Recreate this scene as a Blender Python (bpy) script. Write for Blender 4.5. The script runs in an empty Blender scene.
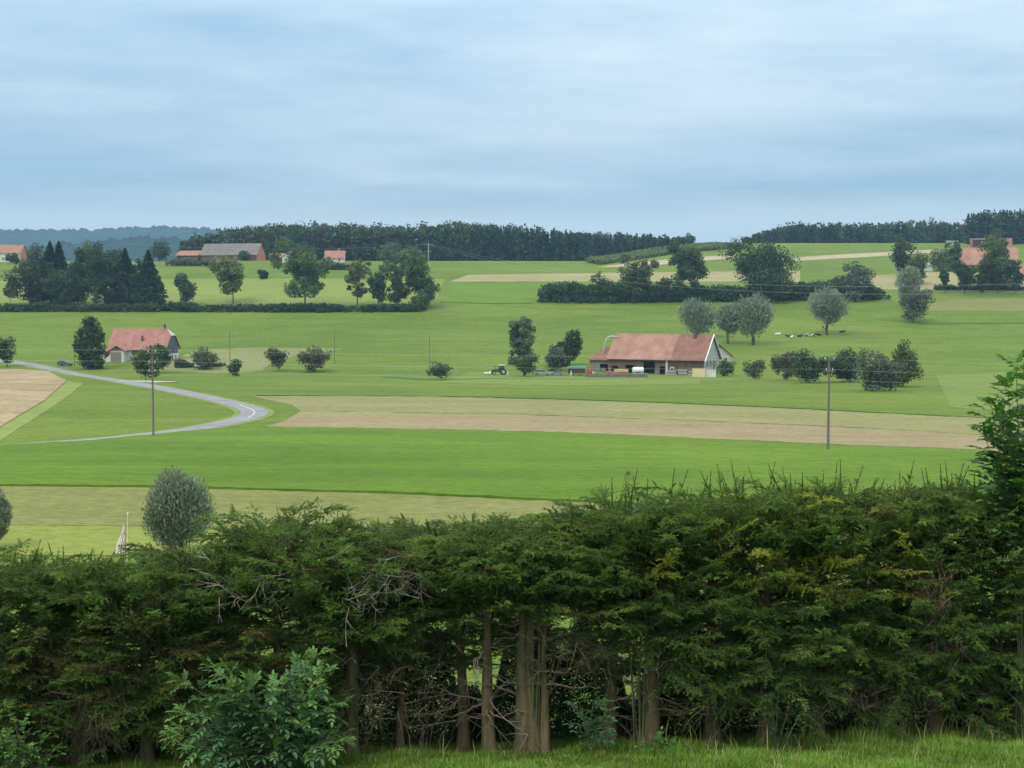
HAZE, SKYLIFT, EXPO = 1.2e-4, 2.0, 0.0
import bpy, bmesh, math, random
import numpy as np
random.seed(7)
RNG = np.random.default_rng(11)
S = bpy.context.scene
COL = S.collection
R = math.radians

# ------------------------------------------------------------------ camera
FPX, CX, CY, HOR = 1400.0, 512.0, 384.0, 300.0
TH = math.atan((CY - HOR) / FPX)
cam = bpy.data.objects.new('camera', bpy.data.cameras.new('camera'))
COL.objects.link(cam)
cam.data.sensor_width = 36.0
cam.data.lens = 36.0 * FPX / 1024.0
cam.data.clip_start = 0.1
cam.data.clip_end = 20000
cam.rotation_euler = (R(90) - TH, 0, 0)
S.camera = cam

def ray(px, py):
    a, b = (px - CX) / FPX, -(py - CY) / FPX
    y = math.cos(TH) + b * math.sin(TH)
    z = -math.sin(TH) + b * math.cos(TH)
    return a / y, z / y            # x and z per metre of distance

# ------------------------------------------------------------------ terrain
def pchip(X, Y):
    X, Y = np.array(X, float), np.array(Y, float)
    hh = np.diff(X); d = np.diff(Y) / hh
    m = np.zeros_like(Y); m[0], m[-1] = d[0], d[-1]
    for i in range(1, len(X) - 1):
        if d[i-1] * d[i] > 0:
            w1, w2 = 2*hh[i] + hh[i-1], hh[i] + 2*hh[i-1]
            m[i] = (w1 + w2) / (w1 / d[i-1] + w2 / d[i])
    def f(q):
        q = np.clip(np.asarray(q, float), X[0], X[-1])
        i = np.clip(np.searchsorted(X, q) - 1, 0, len(X) - 2)
        t = (q - X[i]) / hh[i]
        return ((1+2*t)*(1-t)**2*Y[i] + t*(1-t)**2*hh[i]*m[i] + t*t*(3-2*t)*Y[i+1] + t*t*(t-1)*hh[i]*m[i+1])
    return f

COMMON = [(-60, 5), (-10, -0.2), (0, -2.0), (10, -4.15), (15.5, -5.36), (18, -5.88), (21, -6.3), (40, -9.3), (60, -12.4), (90, -15.9),
          (112, -16.0), (150, -16.15), (178, -16.6), (240, -17.2), (300, -18.3), (330, -18.9), (390, -20.3), (420, -18.6),
          (450, -16.0), (500, -12.1), (550, -5.9), (575, -2.5), (640, 6.9), (740, 18.0), (800, 22.2)]
PL = pchip(*zip(*(COMMON + [(850, 23.0), (930, 22.5), (1100, 16), (1500, -5), (2200, -18), (7000, -18)])))
PR = pchip(*zip(*(COMMON + [(850, 26.9), (950, 38.2), (1000, 40.0), (1100, 40), (1500, 26), (2200, -10), (7000, -18)])))

def sstep(a, b, x):
    t = np.clip((x - a) / (b - a), 0, 1)
    return t * t * (3 - 2 * t)

def hgt(x, y):
    x, y = np.asarray(x, float), np.asarray(y, float)
    w = sstep(25, 125, x)
    z = PL(y) * (1 - w) + PR(y) * w
    z = z + 0.034 * np.clip(x, -25, 25) * (1 - sstep(24, 50, y)) * sstep(-5, 12, y)
    f = sstep(70, 110, y) * (1 - sstep(700, 900, y))
    z = z + f * (0.32 * np.sin(x * 0.021 + y * 0.013) + 0.22 * np.sin(x * 0.047 - y * 0.031 + 1.3))
    return z

def H(x, y): return float(hgt(x, y))

def ground(px, py, y0=40.0, y1=1300.0):
    a, s = ray(px, py)
    ys = np.concatenate([np.arange(y0, 300, 0.5), np.arange(300, y1, 1.0)])
    d = hgt(a * ys, ys) - s * ys
    k = np.nonzero(d >= 0)[0]
    if len(k) == 0:
        k = [int(np.argmax(d))]
    k = k[0]
    if k > 0 and d[k] != d[k-1]:
        t = -d[k-1] / (d[k] - d[k-1]); t = min(max(t, 0), 1)
        y = ys[k-1] + t * (ys[k] - ys[k-1])
    else:
        y = ys[k]
    return a * y, y, H(a * y, y)

def at(px, D):                     # ground point below a bearing at a distance
    a, _ = ray(px, 300)
    return a * D, D, H(a * D, D)

def zpix(py, D): return ray(CX, py)[1] * D

# ------------------------------------------------------------------ tagging
def link(o, parent=None):
    COL.objects.link(o)
    if parent is not None: o.parent = parent
    return o
def tag(o, label=None, cat=None, group=None, kind=None):
    if label: o['label'] = label
    if cat: o['category'] = cat
    if group: o['group'] = group
    if kind: o['kind'] = kind
    return o
def thing(name, label, cat, loc, rz=0.0, group=None):
    o = bpy.data.objects.new(name, None)
    o.empty_display_size = 0.3
    o.location = loc; o.rotation_euler = (0, 0, rz)
    link(o)
    return tag(o, label, cat, group)
def kids(o): return [c for c in bpy.data.objects if c.parent == o]
def copy_tree(o, parent=None):
    c = o.copy(); COL.objects.link(c)
    if parent is not None: c.parent = parent
    for ch in kids(o): copy_tree(ch, c)
    return c

# ------------------------------------------------------------------ geometry buffer
class Geo:
    def __init__(s): s.V, s.C, s.F, s.n = [], [], [], 0
    def add(s, V, F, col=(1, 1, 1), mi=0, smooth=False):
        V = np.asarray(V, float).reshape(-1, 3)
        if len(V) == 0: return
        c = np.asarray(col, float)
        if c.ndim == 1: c = np.repeat(c[None], len(V), 0)
        s.V.append(V); s.C.append(c)
        s.F.append((np.asarray(F, np.int64) + s.n, mi, smooth)); s.n += len(V)
    def build(s, name, mats, parent=None, loc=None):
        me = bpy.data.meshes.new(name)
        V = np.concatenate(s.V); C = np.concatenate(s.C)
        me.vertices.add(len(V)); me.vertices.foreach_set('co', V.astype(np.float32).ravel())
        lv = np.concatenate([f.ravel() for f, _, _ in s.F])
        tot = np.concatenate([np.full(len(f), f.shape[1]) for f, _, _ in s.F])
        st = np.concatenate([[0], np.cumsum(tot)[:-1]])
        me.loops.add(len(lv)); me.loops.foreach_set('vertex_index', lv.astype(np.int32))
        me.polygons.add(len(tot)); me.polygons.foreach_set('loop_start', st.astype(np.int32))
        me.polygons.foreach_set('material_index', np.concatenate([np.full(len(f), m) for f, m, _ in s.F]).astype(np.int32))
        me.polygons.foreach_set('use_smooth', np.concatenate([np.full(len(f), b) for f, _, b in s.F]))
        me.update(calc_edges=True)
        a = me.attributes.new('Col', 'FLOAT_COLOR', 'POINT')
        a.data.foreach_set('color', np.concatenate([C, np.ones((len(C), 1))], 1).astype(np.float32).ravel())
        for m in (mats if isinstance(mats, (list, tuple)) else [mats]): me.materials.append(m)
        o = bpy.data.objects.new(name, me)
        if loc is not None: o.location = loc
        return link(o, parent)
    def box(s, c, d, rz=0.0, mi=0, col=(1, 1, 1)):
        x, y, z = np.array(d) / 2
        V = np.array([(-x,-y,-z),(x,-y,-z),(x,y,-z),(-x,y,-z),(-x,-y,z),(x,-y,z),(x,y,z),(-x,y,z)])
        if rz:
            cs, sn = math.cos(rz), math.sin(rz)
            V = np.stack([V[:,0]*cs - V[:,1]*sn, V[:,0]*sn + V[:,1]*cs, V[:,2]], 1)
        s.add(V + np.array(c), [(0,3,2,1),(4,5,6,7),(0,1,5,4),(1,2,6,5),(2,3,7,6),(3,0,4,7)], col, mi)
    def tube(s, P, rad, k=6, col=(1, 1, 1), mi=0, cap=True):
        P = np.asarray(P, float); n = len(P)
        rad = np.full(n, rad) if np.isscalar(rad) else np.asarray(rad, float)
        T = np.gradient(P, axis=0); T /= np.linalg.norm(T, axis=1)[:, None] + 1e-9
        ref = np.array([0, 0, 1.0]) if abs(T[:, 2].mean()) < 0.85 else np.array([1.0, 0, 0])
        A = np.cross(T, ref); A /= np.linalg.norm(A, axis=1)[:, None] + 1e-9
        B = np.cross(T, A)
        an = np.arange(k) * 2 * math.pi / k
        V = P[:, None] + rad[:, None, None] * (np.cos(an)[None, :, None] * A[:, None] + np.sin(an)[None, :, None] * B[:, None])
        i = np.arange(n - 1)[:, None] * k; j = np.arange(k)[None]; j2 = (j + 1) % k
        F = np.stack([i + j, i + j2, i + k + j2, i + k + j], -1).reshape(-1, 4)
        s.add(V.reshape(-1, 3), F, col, mi, True)
        if cap:
            s.add(V[-1], [tuple(range(k))], col, mi)
            s.add(V[0], [tuple(range(k - 1, -1, -1))], col, mi)
    def prism(s, pts, y0, y1, mi=0, col=(1, 1, 1)):     # outline in x,z pulled along y
        n = len(pts)
        V = [(p[0], y0, p[1]) for p in pts] + [(p[0], y1, p[1]) for p in pts]
        s.add(V, [tuple(range(n))], col, mi)
        s.add(V, [tuple(range(2*n - 1, n - 1, -1))], col, mi)
        s.add(V, [(i, i + n, (i + 1) % n + n, (i + 1) % n) for i in range(n)], col, mi)
    def diamonds(s, c, u, v, col, mi=0):
        n = len(c)
        V = np.stack([c - u, c + v, c + u, c - v], 1).reshape(-1, 3)
        s.add(V, np.arange(n * 4).reshape(n, 4), np.repeat(col, 4, 0), mi)

def unit(v): return v / (np.linalg.norm(v, axis=-1, keepdims=True) + 1e-9)
def rdirs(rng, n): return unit(rng.normal(size=(n, 3)))

# ------------------------------------------------------------------ materials
def new_mat(name):
    m = bpy.data.materials.new(name); m.use_nodes = True
    nt = m.node_tree; nt.nodes.clear()
    out = nt.nodes.new('ShaderNodeOutputMaterial')
    return m, nt, out
def N(nt, t, **kw):
    n = nt.nodes.new(t)
    for k, v in kw.items(): setattr(n, k, v)
    return n
def mathn(nt, op, a, b=None, clamp=False):
    n = N(nt, 'ShaderNodeMath', operation=op, use_clamp=clamp)
    for i, q in enumerate((a, b)):
        if q is None: continue
        if isinstance(q, (int, float)): n.inputs[i].default_value = q
        else: nt.links.new(q, n.inputs[i])
    return n.outputs[0]
def mixc(nt, fac, a, b, mode='MIX'):
    n = N(nt, 'ShaderNodeMix', data_type='RGBA', blend_type=mode)
    for i, q in ((0, fac), (6, a), (7, b)):
        if isinstance(q, (int, float)): n.inputs[i].default_value = q
        elif isinstance(q, tuple): n.inputs[i].default_value = (*q[:3], 1)
        else: nt.links.new(q, n.inputs[i])
    return n.outputs[2]
def noise(nt, vec, scale, detail=4, rough=0.55, mapscale=None):
    if mapscale is not None:
        mp = N(nt, 'ShaderNodeMapping'); mp.inputs['Scale'].default_value = mapscale
        nt.links.new(vec, mp.inputs[0]); vec = mp.outputs[0]
    n = N(nt, 'ShaderNodeTexNoise'); n.inputs['Scale'].default_value = scale
    n.inputs['Detail'].default_value = detail; n.inputs['Roughness'].default_value = rough
    nt.links.new(vec, n.inputs['Vector'])
    return n.outputs['Fac']
def ramp(nt, fac, a, b, lo=0.0, hi=1.0):
    n = N(nt, 'ShaderNodeMapRange', clamp=True)
    n.inputs['From Min'].default_value = a; n.inputs['From Max'].default_value = b
    n.inputs['To Min'].default_value = lo; n.inputs['To Max'].default_value = hi
    nt.links.new(fac, n.inputs['Value'])
    return n.outputs[0]

def leaf_mat(name, transl=0.25, rough=0.5, spec=0.25):
    m, nt, out = new_mat(name)
    at_ = N(nt, 'ShaderNodeAttribute', attribute_name='Col')
    p = N(nt, 'ShaderNodeBsdfPrincipled'); p.inputs['Roughness'].default_value = rough
    p.inputs['Specular IOR Level'].default_value = spec
    nt.links.new(at_.outputs['Color'], p.inputs['Base Color'])
    t = N(nt, 'ShaderNodeBsdfTranslucent')
    c2 = mixc(nt, 1.0, at_.outputs['Color'], (1.1, 1.15, 0.6), 'MULTIPLY')
    nt.links.new(c2, t.inputs['Color'])
    mx = N(nt, 'ShaderNodeMixShader'); mx.inputs[0].default_value = transl
    nt.links.new(p.outputs[0], mx.inputs[1]); nt.links.new(t.outputs[0], mx.inputs[2])
    nt.links.new(mx.outputs[0], out.inputs[0])
    return m
def wall_mat(name, col, var=0.25, scale=0.8, rough=0.85, mapscale=(1, 1, 1), bump=0.0, col2=None, spec=0.25, lines=None, metal=0.0):
    m, nt, out = new_mat(name)
    tc = N(nt, 'ShaderNodeTexCoord')
    n1 = noise(nt, tc.outputs['Object'], scale, 6, 0.6, mapscale)
    n2 = noise(nt, tc.outputs['Object'], scale * 7, 4, 0.6, mapscale)
    f = mathn(nt, 'ADD', mathn(nt, 'MULTIPLY', n1, 0.65), mathn(nt, 'MULTIPLY', n2, 0.35))
    c2 = col2 or tuple(c * (1 - var) for c in col)
    c1 = tuple(min(1, c * (1 + var * 0.7)) for c in col)
    c = mixc(nt, ramp(nt, f, 0.36, 0.64), c2, c1)
    if lines:                       # boards or tile courses: (axis, spacing, depth)
        ax, sp, dep = lines
        sx = N(nt, 'ShaderNodeSeparateXYZ'); nt.links.new(tc.outputs['Object'], sx.inputs[0])
        fr = mathn(nt, 'FRACT', mathn(nt, 'DIVIDE', sx.outputs[ax], sp))
        g = ramp(nt, fr, 0.0, 0.14, 1 - dep, 1.0)
        cb = N(nt, 'ShaderNodeCombineColor')
        for i in range(3): nt.links.new(g, cb.inputs[i])
        c = mixc(nt, 1.0, c, cb.outputs[0], 'MULTIPLY')
    p = N(nt, 'ShaderNodeBsdfPrincipled'); p.inputs['Roughness'].default_value = rough
    p.inputs['Specular IOR Level'].default_value = spec; p.inputs['Metallic'].default_value = metal
    nt.links.new(c, p.inputs['Base Color'])
    if bump:
        b = N(nt, 'ShaderNodeBump'); b.inputs['Strength'].default_value = bump; b.inputs['Distance'].default_value = 0.02
        nt.links.new(f, b.inputs['Height']); nt.links.new(b.outputs[0], p.inputs['Normal'])
    nt.links.new(p.outputs[0], out.inputs[0])
    return m
def field_mat(name, ca, cb, line=(0.02, 0.5), ang=0.0, speck=0.25, patch=0.5, cc=None):
    """grass or stubble: broad patches, mowing lines along a direction, fine speckle"""
    m, nt, out = new_mat(name)
    tc = N(nt, 'ShaderNodeTexCoord')
    mp = N(nt, 'ShaderNodeMapping'); mp.inputs['Rotation'].default_value = (0, 0, ang)
    nt.links.new(tc.outputs['Object'], mp.inputs[0]); v = mp.outputs[0]
    pn = noise(nt, v, 0.022, 4, 0.6, (0.5, 1, 1))
    ln = noise(nt, v, 1.0, 5, 0.65, (line[0], line[1], 0.0))
    ln2 = noise(nt, v, 1.0, 3, 0.6, (line[0] * 3, line[1] * 0.16, 0.0))
    sp = noise(nt, v, 1.6, 6, 0.75, (0.5, 1, 1))
    f = mathn(nt, 'ADD', mathn(nt, 'MULTIPLY', pn, patch), mathn(nt, 'MULTIPLY', ln, 0.45))
    f = mathn(nt, 'ADD', f, mathn(nt, 'MULTIPLY', ln2, 0.45))
    pm = noise(nt, v, 0.16, 5, 0.7, (0.6, 1, 1))
    f = mathn(nt, 'ADD', f, mathn(nt, 'MULTIPLY', pm, 0.5))
    k = (patch + 1.4) / 2
    c = mixc(nt, ramp(nt, f, k - 0.16, k + 0.16), ca, cb)
    if cc is not None:
        pn2 = noise(nt, v, 0.05, 5, 0.65, (0.35, 1.4, 1))
        c = mixc(nt, ramp(nt, pn2, 0.52, 0.72, 0, 0.75), c, cc)
    g = ramp(nt, sp, 0.32, 0.68, 1 - speck * 1.3, 1 + speck * 1.3)
    cbn = N(nt, 'ShaderNodeCombineColor')
    for i in range(3): nt.links.new(g, cbn.inputs[i])
    c = mixc(nt, 1.0, c, cbn.outputs[0], 'MULTIPLY')
    p = N(nt, 'ShaderNodeBsdfPrincipled'); p.inputs['Roughness'].default_value = 0.9
    p.inputs['Specular IOR Level'].default_value = 0.08
    nt.links.new(c, p.inputs['Base Color']); nt.links.new(p.outputs[0], out.inputs[0])
    return m
def flat_mat(name, col, rough=0.5, metal=0.0, spec=0.4):
    return wall_mat(name, col, 0.12, 2.0, rough, metal=metal, spec=spec)
def col_mat(name, rough=0.85):
    m, nt, out = new_mat(name)
    a = N(nt, 'ShaderNodeAttribute', attribute_name='Col')
    tc = N(nt, 'ShaderNodeTexCoord')
    n1 = noise(nt, tc.outputs['Object'], 14, 6, 0.65, (1, 1, 0.16))
    g = ramp(nt, n1, 0.3, 0.7, 0.5, 1.45)
    cb = N(nt, 'ShaderNodeCombineColor')
    for i in range(3): nt.links.new(g, cb.inputs[i])
    c = mixc(nt, 1.0, a.outputs['Color'], cb.outputs[0], 'MULTIPLY')
    p = N(nt, 'ShaderNodeBsdfPrincipled'); p.inputs['Roughness'].default_value = rough
    p.inputs['Specular IOR Level'].default_value = 0.15
    b = N(nt, 'ShaderNodeBump'); b.inputs['Strength'].default_value = 0.7; b.inputs['Distance'].default_value = 0.02
    nt.links.new(n1, b.inputs['Height']); nt.links.new(b.outputs[0], p.inputs['Normal'])
    nt.links.new(c, p.inputs['Base Color']); nt.links.new(p.outputs[0], out.inputs[0])
    return m

M = {}
M['leaf'] = leaf_mat('leaf', 0.22, 0.6, 0.15)
M['needle'] = leaf_mat('needle', 0.3, 0.5, 0.25)
M['broad'] = leaf_mat('broad_leaf', 0.25, 0.42, 0.35)
M['blade'] = leaf_mat('grass_blade', 0.3, 0.5, 0.25)
M['bark'] = col_mat('bark')
M['twig'] = col_mat('dead_wood', 0.8)
# ------------------------------------------------------------------ ground and fields
def axis(segs):
    out = []
    for a, b, st in segs: out += list(np.arange(a, b, st))
    return np.array(out + [segs[-1][1]], float)
XS = axis([(-4800, -1000, 200), (-1000, -420, 40), (-420, -40, 6), (-40, 40, 1.0), (40, 420, 6), (420, 1000, 40), (1000, 4800, 200)])
YS = axis([(-50, -10, 4), (-10, 30, 0.6), (30, 120, 2.0), (120, 1150, 4.0), (1150, 2400, 50), (2400, 6600, 300)])
gx, gy = np.meshgrid(XS, YS)
gv = np.stack([gx, gy, hgt(gx, gy)], -1).reshape(-1, 3)
nx = len(XS)
ii = (np.arange(len(YS) - 1)[:, None] * nx + np.arange(nx - 1)[None]).ravel()
g = Geo(); g.add(gv, np.stack([ii, ii + 1, ii + nx + 1, ii + nx], 1), smooth=True)
M['meadow'] = field_mat('meadow', (0.092, 0.150, 0.019), (0.142, 0.202, 0.030), cc=(0.165, 0.20, 0.05), patch=0.8)
o = g.build('ground', M['meadow']); tag(o, 'green meadow ground rolling up to the far hilltops', 'ground', kind='structure')

def sheet(name, world_pts, mat, off=0.06, step=8.0, label=None, cat='field', kind='structure', skirt=True):
    bm = bmesh.new()
    vs = [bm.verts.new((x, y, 0)) for x, y in world_pts]
    es = [bm.edges.new((vs[i], vs[(i + 1) % len(vs)])) for i in range(len(vs))]
    bmesh.ops.triangle_fill(bm, use_beauty=True, edges=es)
    xs = [p[0] for p in world_pts]; ys = [p[1] for p in world_pts]
    for ax, lo, hi in ((0, min(xs), max(xs)), (1, min(ys), max(ys))):
        st = step * (1.6 if ax == 0 else 0.7)
        q = math.ceil(lo / st) * st
        while q < hi:
            co, no = ((q, 0, 0), (1, 0, 0)) if ax == 0 else ((0, q, 0), (0, 1, 0))
            bmesh.ops.bisect_plane(bm, geom=bm.verts[:] + bm.edges[:] + bm.faces[:], plane_co=co, plane_no=no)
            q += st
    for v in bm.verts: v.co.z = H(v.co.x, v.co.y) + off
    if skirt:
        be = [e for e in bm.edges if len(e.link_faces) == 1]
        r = bmesh.ops.extrude_edge_only(bm, edges=be)
        for v in [q for q in r['geom'] if isinstance(q, bmesh.types.BMVert)]: v.co.z -= off + 0.1
    bmesh.ops.recalc_face_normals(bm, faces=bm.faces)
    if sum(f.normal.z for f in bm.faces) < 0: bmesh.ops.reverse_faces(bm, faces=bm.faces)
    me = bpy.data.meshes.new(name); bm.to_mesh(me); bm.free()
    for p in me.polygons: p.use_smooth = False
    me.materials.append(mat)
    o = link(bpy.data.objects.new(name, me))
    return tag(o, label, cat, kind=kind)

def wpoly(pix, dense=11, y0=40):
    out = []
    n = len(pix)
    for i in range(n):
        (x0, y0_), (x1, y1_) = pix[i], pix[(i + 1) % n]
        k = max(1, int(abs(x1 - x0) // dense) + (1 if abs(y1_ - y0_) > 25 else 0))
        for j in range(k):
            t = j / k
            px, py = x0 + (x1 - x0) * t, y0_ + (y1_ - y0_) * t
            wob = 0.0 if j == 0 else random.uniform(-0.4, 0.4) * min(1, max(0.25, (y0_ - 255) / 120))
            p = ground(px, py + wob, y0)
            out.append((p[0], p[1]))
    return out

M['stubble'] = field_mat('stubble', (0.24, 0.175, 0.095), (0.44, 0.345, 0.21), line=(0.03, 0.7), ang=R(35), patch=0.4)
M['verge'] = field_mat('pale_verge', (0.17, 0.22, 0.055), (0.225, 0.265, 0.08))
M['tan_up'] = field_mat('harvested_upper', (0.195, 0.20, 0.072), (0.25, 0.24, 0.10), line=(0.012, 0.8), patch=0.6, cc=(0.30, 0.25, 0.14))
M['tan_low'] = field_mat('harvested_lower', (0.235, 0.195, 0.105), (0.305, 0.25, 0.14), line=(0.01, 0.9), patch=0.5, cc=(0.255, 0.215, 0.105))
M['lush'] = field_mat('lush_meadow', (0.078, 0.146, 0.014), (0.122, 0.198, 0.022), line=(0.010, 0.9), speck=0.2, patch=0.9, cc=(0.142, 0.225, 0.025))
M['lush_dark'] = field_mat('lush_meadow_dark', (0.080, 0.155, 0.015), (0.110, 0.192, 0.022), line=(0.012, 1.1), speck=0.25, ang=R(-3))
M['olive'] = field_mat('mown_olive', (0.160, 0.178, 0.050), (0.215, 0.215, 0.078), line=(0.015, 1.0), patch=0.6, cc=(0.18, 0.205, 0.05))
M['olive_g'] = field_mat('mown_green', (0.18, 0.225, 0.04), (0.23, 0.255, 0.06), line=(0.015, 1.0), patch=0.6)
M['drygrass'] = field_mat('dry_meadow', (0.17, 0.20, 0.065), (0.23, 0.235, 0.10), patch=0.7)
M['ygreen'] = field_mat('yellow_meadow', (0.165, 0.212, 0.045), (0.21, 0.25, 0.06), line=(0.012, 0.4))
M['brightg'] = field_mat('bright_meadow', (0.100, 0.172, 0.020), (0.132, 0.21, 0.03), line=(0.012, 0.4))
M['beige'] = field_mat('far_harvested', (0.26, 0.24, 0.11), (0.33, 0.295, 0.15), line=(0.01, 0.3))
M['fartan'] = field_mat('far_tan', (0.35, 0.285, 0.17), (0.42, 0.345, 0.22), line=(0.01, 0.3))
M['palegreen'] = field_mat('pale_meadow', (0.135, 0.195, 0.035), (0.175, 0.225, 0.055))
M['ditch'] = field_mat('ditch_grass', (0.045, 0.09, 0.02), (0.06, 0.12, 0.025))
M['asphalt'] = wall_mat('asphalt', (0.25, 0.25, 0.255), 0.25, 0.4, 0.85)
M['concrete'] = wall_mat('concrete', (0.42, 0.41, 0.39), 0.2, 0.5, 0.85)
M['paint'] = wall_mat('road_paint', (0.78, 0.78, 0.76), 0.1, 2.0, 0.6)

sheet('stubble_field', wpoly([(-60, 367), (20, 369.5), (50, 371.5), (67, 380.5), (45, 400), (0, 427), (-60, 458)]), M['stubble'], 0.06, 8)
sheet('grass_verge', wpoly([(68, 381), (84, 383.5), (60, 402), (0, 441), (-60, 480), (-60, 459.5), (0, 428.5), (46, 401)]), M['verge'], 0.05, 8)
sheet('harvested_field', wpoly([(252, 396.5), (330, 396), (420, 396.5), (560, 400), (700, 405), (880, 413.5), (1100, 424), (1100, 441),
                                (1000, 436), (880, 429), (700, 421), (500, 414), (300, 411), (292, 405)]), M['tan_up'], 0.06, 6)
sheet('stubble_field', wpoly([(301, 411.4), (500, 414.4), (700, 421.4), (880, 429.4), (1000, 436.4), (1100, 441.4), (1100, 457),
                              (985, 450), (870, 446), (560, 432), (330, 427.5), (262, 427.5), (285, 421)]), M['tan_low'], 0.055, 6)
sheet('meadow_strip', wpoly([(-140, 451.5), (0, 447.0), (100, 440.8), (170, 434.2), (205, 430.4), (240, 427.5), (275, 428), (560, 433.8), (870, 448), (1160, 461), (1160, 548),
                             (900, 522), (700, 508), (400, 494), (150, 487.5), (-140, 485)]), M['lush'], 0.2, 5)
sheet('mown_field', wpoly([(-140, 486), (150, 488.5), (400, 495), (700, 509), (900, 523), (1160, 549), (1160, 580), (700, 580), (420, 536), (150, 527), (-140, 524)], y0=70),
      M['olive'], 0.08, 4)
sheet('mown_field', wpoly([(-140, 524.5), (150, 527.5), (420, 536.5), (560, 556), (400, 556), (150, 556), (-140, 556)], y0=80), M['olive_g'], 0.07, 4)
sheet('dry_meadow', wpoly([(160, 369), (180, 357), (196, 350), (270, 347.5), (346, 349), (300, 355), (272, 362), (262, 371), (215, 374)]), M['drygrass'], 0.05, 8)
sheet('meadow_strip', wpoly([(-80, 303), (-80, 281), (100, 280), (250, 278.5), (445, 279), (436, 300), (426, 304), (200, 304)]), M['ygreen'], 0.06, 14)
sheet('meadow_strip', wpoly([(446, 303), (452, 283), (540, 282.5), (720, 284), (720, 303)]), M['brightg'], 0.06, 14)
sheet('harvested_field', wpoly([(450, 281.6), (468, 275), (560, 273.5), (690, 272), (800, 270.5), (800, 282), (600, 281.5)]), M['beige'], 0.06, 14)
sheet('harvested_field', wpoly([(840, 289), (865, 276), (930, 272), (1100, 271), (1100, 288), (930, 290)]), M['beige'], 0.06, 14)
sheet('stubble_field', wpoly([(776, 258.5), (850, 254), (932, 249.8), (945, 252.2), (860, 257.5), (780, 261.5)]), M['fartan'], 0.08, 14)
sheet('stubble_field', wpoly([(598, 267), (650, 261), (700, 256.8), (752, 254.2), (752, 257.6), (690, 261.6), (640, 267)]), M['fartan'], 0.08, 14)
sheet('dry_meadow', wpoly([(912, 311), (930, 303), (960, 299), (1100, 297), (1100, 311), (1000, 311)]), M['olive'], 0.06, 12)
sheet('dry_meadow', wpoly([(936, 376), (1000, 372), (1100, 371), (1100, 417), (1000, 412), (950, 407)]), M['palegreen'], 0.05, 8)
sheet('meadow_strip', wpoly([(470, 372), (590, 378), (700, 376), (700, 384), (560, 386), (440, 383)]), M['palegreen'], 0.05, 8)

def ribbon_pts(pts, width):
    P = np.array([p[:2] for p in pts]); 
    # smooth resample
    d = np.concatenate([[0], np.cumsum(np.linalg.norm(np.diff(P, axis=0), axis=1))])
    t = np.arange(0, d[-1], 4.0)
    fx, fy = np.interp(t, d, P[:, 0]), np.interp(t, d, P[:, 1])
    k = np.array([1, 2, 3, 2, 1]) / 9.0
    fx[2:-2] = np.convolve(fx, k, 'valid'); fy[2:-2] = np.convolve(fy, k, 'valid')
    Q = np.stack([fx, fy], 1)
    T = unit(np.gradient(Q, axis=0)); Nn = np.stack([-T[:, 1], T[:, 0]], 1)
    return Q, Nn
def ribbon(name, pts, width, mat, off, shift=0.0, label=None, cat=None, kind='structure', dash=None):
    Q, Nn = ribbon_pts(pts, width)
    g = Geo()
    ws = np.linspace(-width / 2, width / 2, 5) + shift
    V = []
    for w in ws:
        q = Q + Nn * w
        V.append(np.stack([q[:, 0], q[:, 1], hgt(q[:, 0], q[:, 1]) + off], 1))
    q0, q1 = V[0].copy(), V[-1].copy(); q0[:, 2] -= off + 0.1; q1[:, 2] -= off + 0.1
    V = np.stack([q0] + V + [q1], 1); n, k = V.shape[:2]
    i = (np.arange(n - 1)[:, None] * k + np.arange(k - 1)[None]).ravel()
    if dash: i = (np.array([a for a in range(n - 1) if a % dash < dash / 2])[:, None] * k + np.arange(k - 1)[None]).ravel()
    g.add(V.reshape(-1, 3), np.stack([i, i + 1, i + k + 1, i + k], 1)[:, ::-1])
    o = g.build(name, mat); return tag(o, label, cat, kind=kind)
ROAD = [ground(*p) for p in [(-70, 351), (-30, 357), (20, 363), (60, 370.5), (100, 378), (140, 385), (180, 392.2), (215, 399.5), (240, 405.5),
        (253, 410), (257, 414), (247, 419), (225, 424), (190, 430.3), (150, 435.5), (100, 440.5), (50, 444.2), (0, 447.5), (-60, 451)]]
ribbon('road_verge', ROAD, 5.8, M['verge'], 0.07)
ribbon('road', ROAD, 4.0, M['asphalt'], 0.11)
ribbon('road_marking', ROAD[8:12], 0.09, M['paint'], 0.135)
TRK = [ground(*p) for p in [(118, 381.5), (140, 381.2), (160, 382), (172, 383)]]
ribbon('farm_track', TRK, 5.0, M['concrete'], 0.12)
def strip(name, pix, width, mat, off=0.09, y0=40):
    return ribbon(name, [ground(p[0], p[1], y0) for p in pix], width, mat, off)
strip('ditch', [(385, 377), (410, 379), (430, 380.6), (470, 379.2), (512, 378.2), (590, 379.5), (700, 377.8)], 1.6, M['ditch'])
strip('ditch', [(256, 395.6), (420, 395.9), (560, 399.3), (700, 404.3), (880, 412.7), (1100, 423)], 1.1, M['ditch'])
strip('ditch', [(918, 324.0), (960, 323.5), (1090, 323)], 1.6, M['ditch'])
strip('ditch', [(440, 302), (500, 304), (540, 303)], 2.0, M['ditch'])
# yard behind the hedge and farm yards
def yard(name, pts, mat, off=0.06):
    return sheet(name, pts, mat, off, 3.0)
0 and yard('paved_yard', [(-3.0, 21.2), (1.2, 21.4), (1.4, 25.5), (-3.2, 25.5)], M['concrete'])

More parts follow.
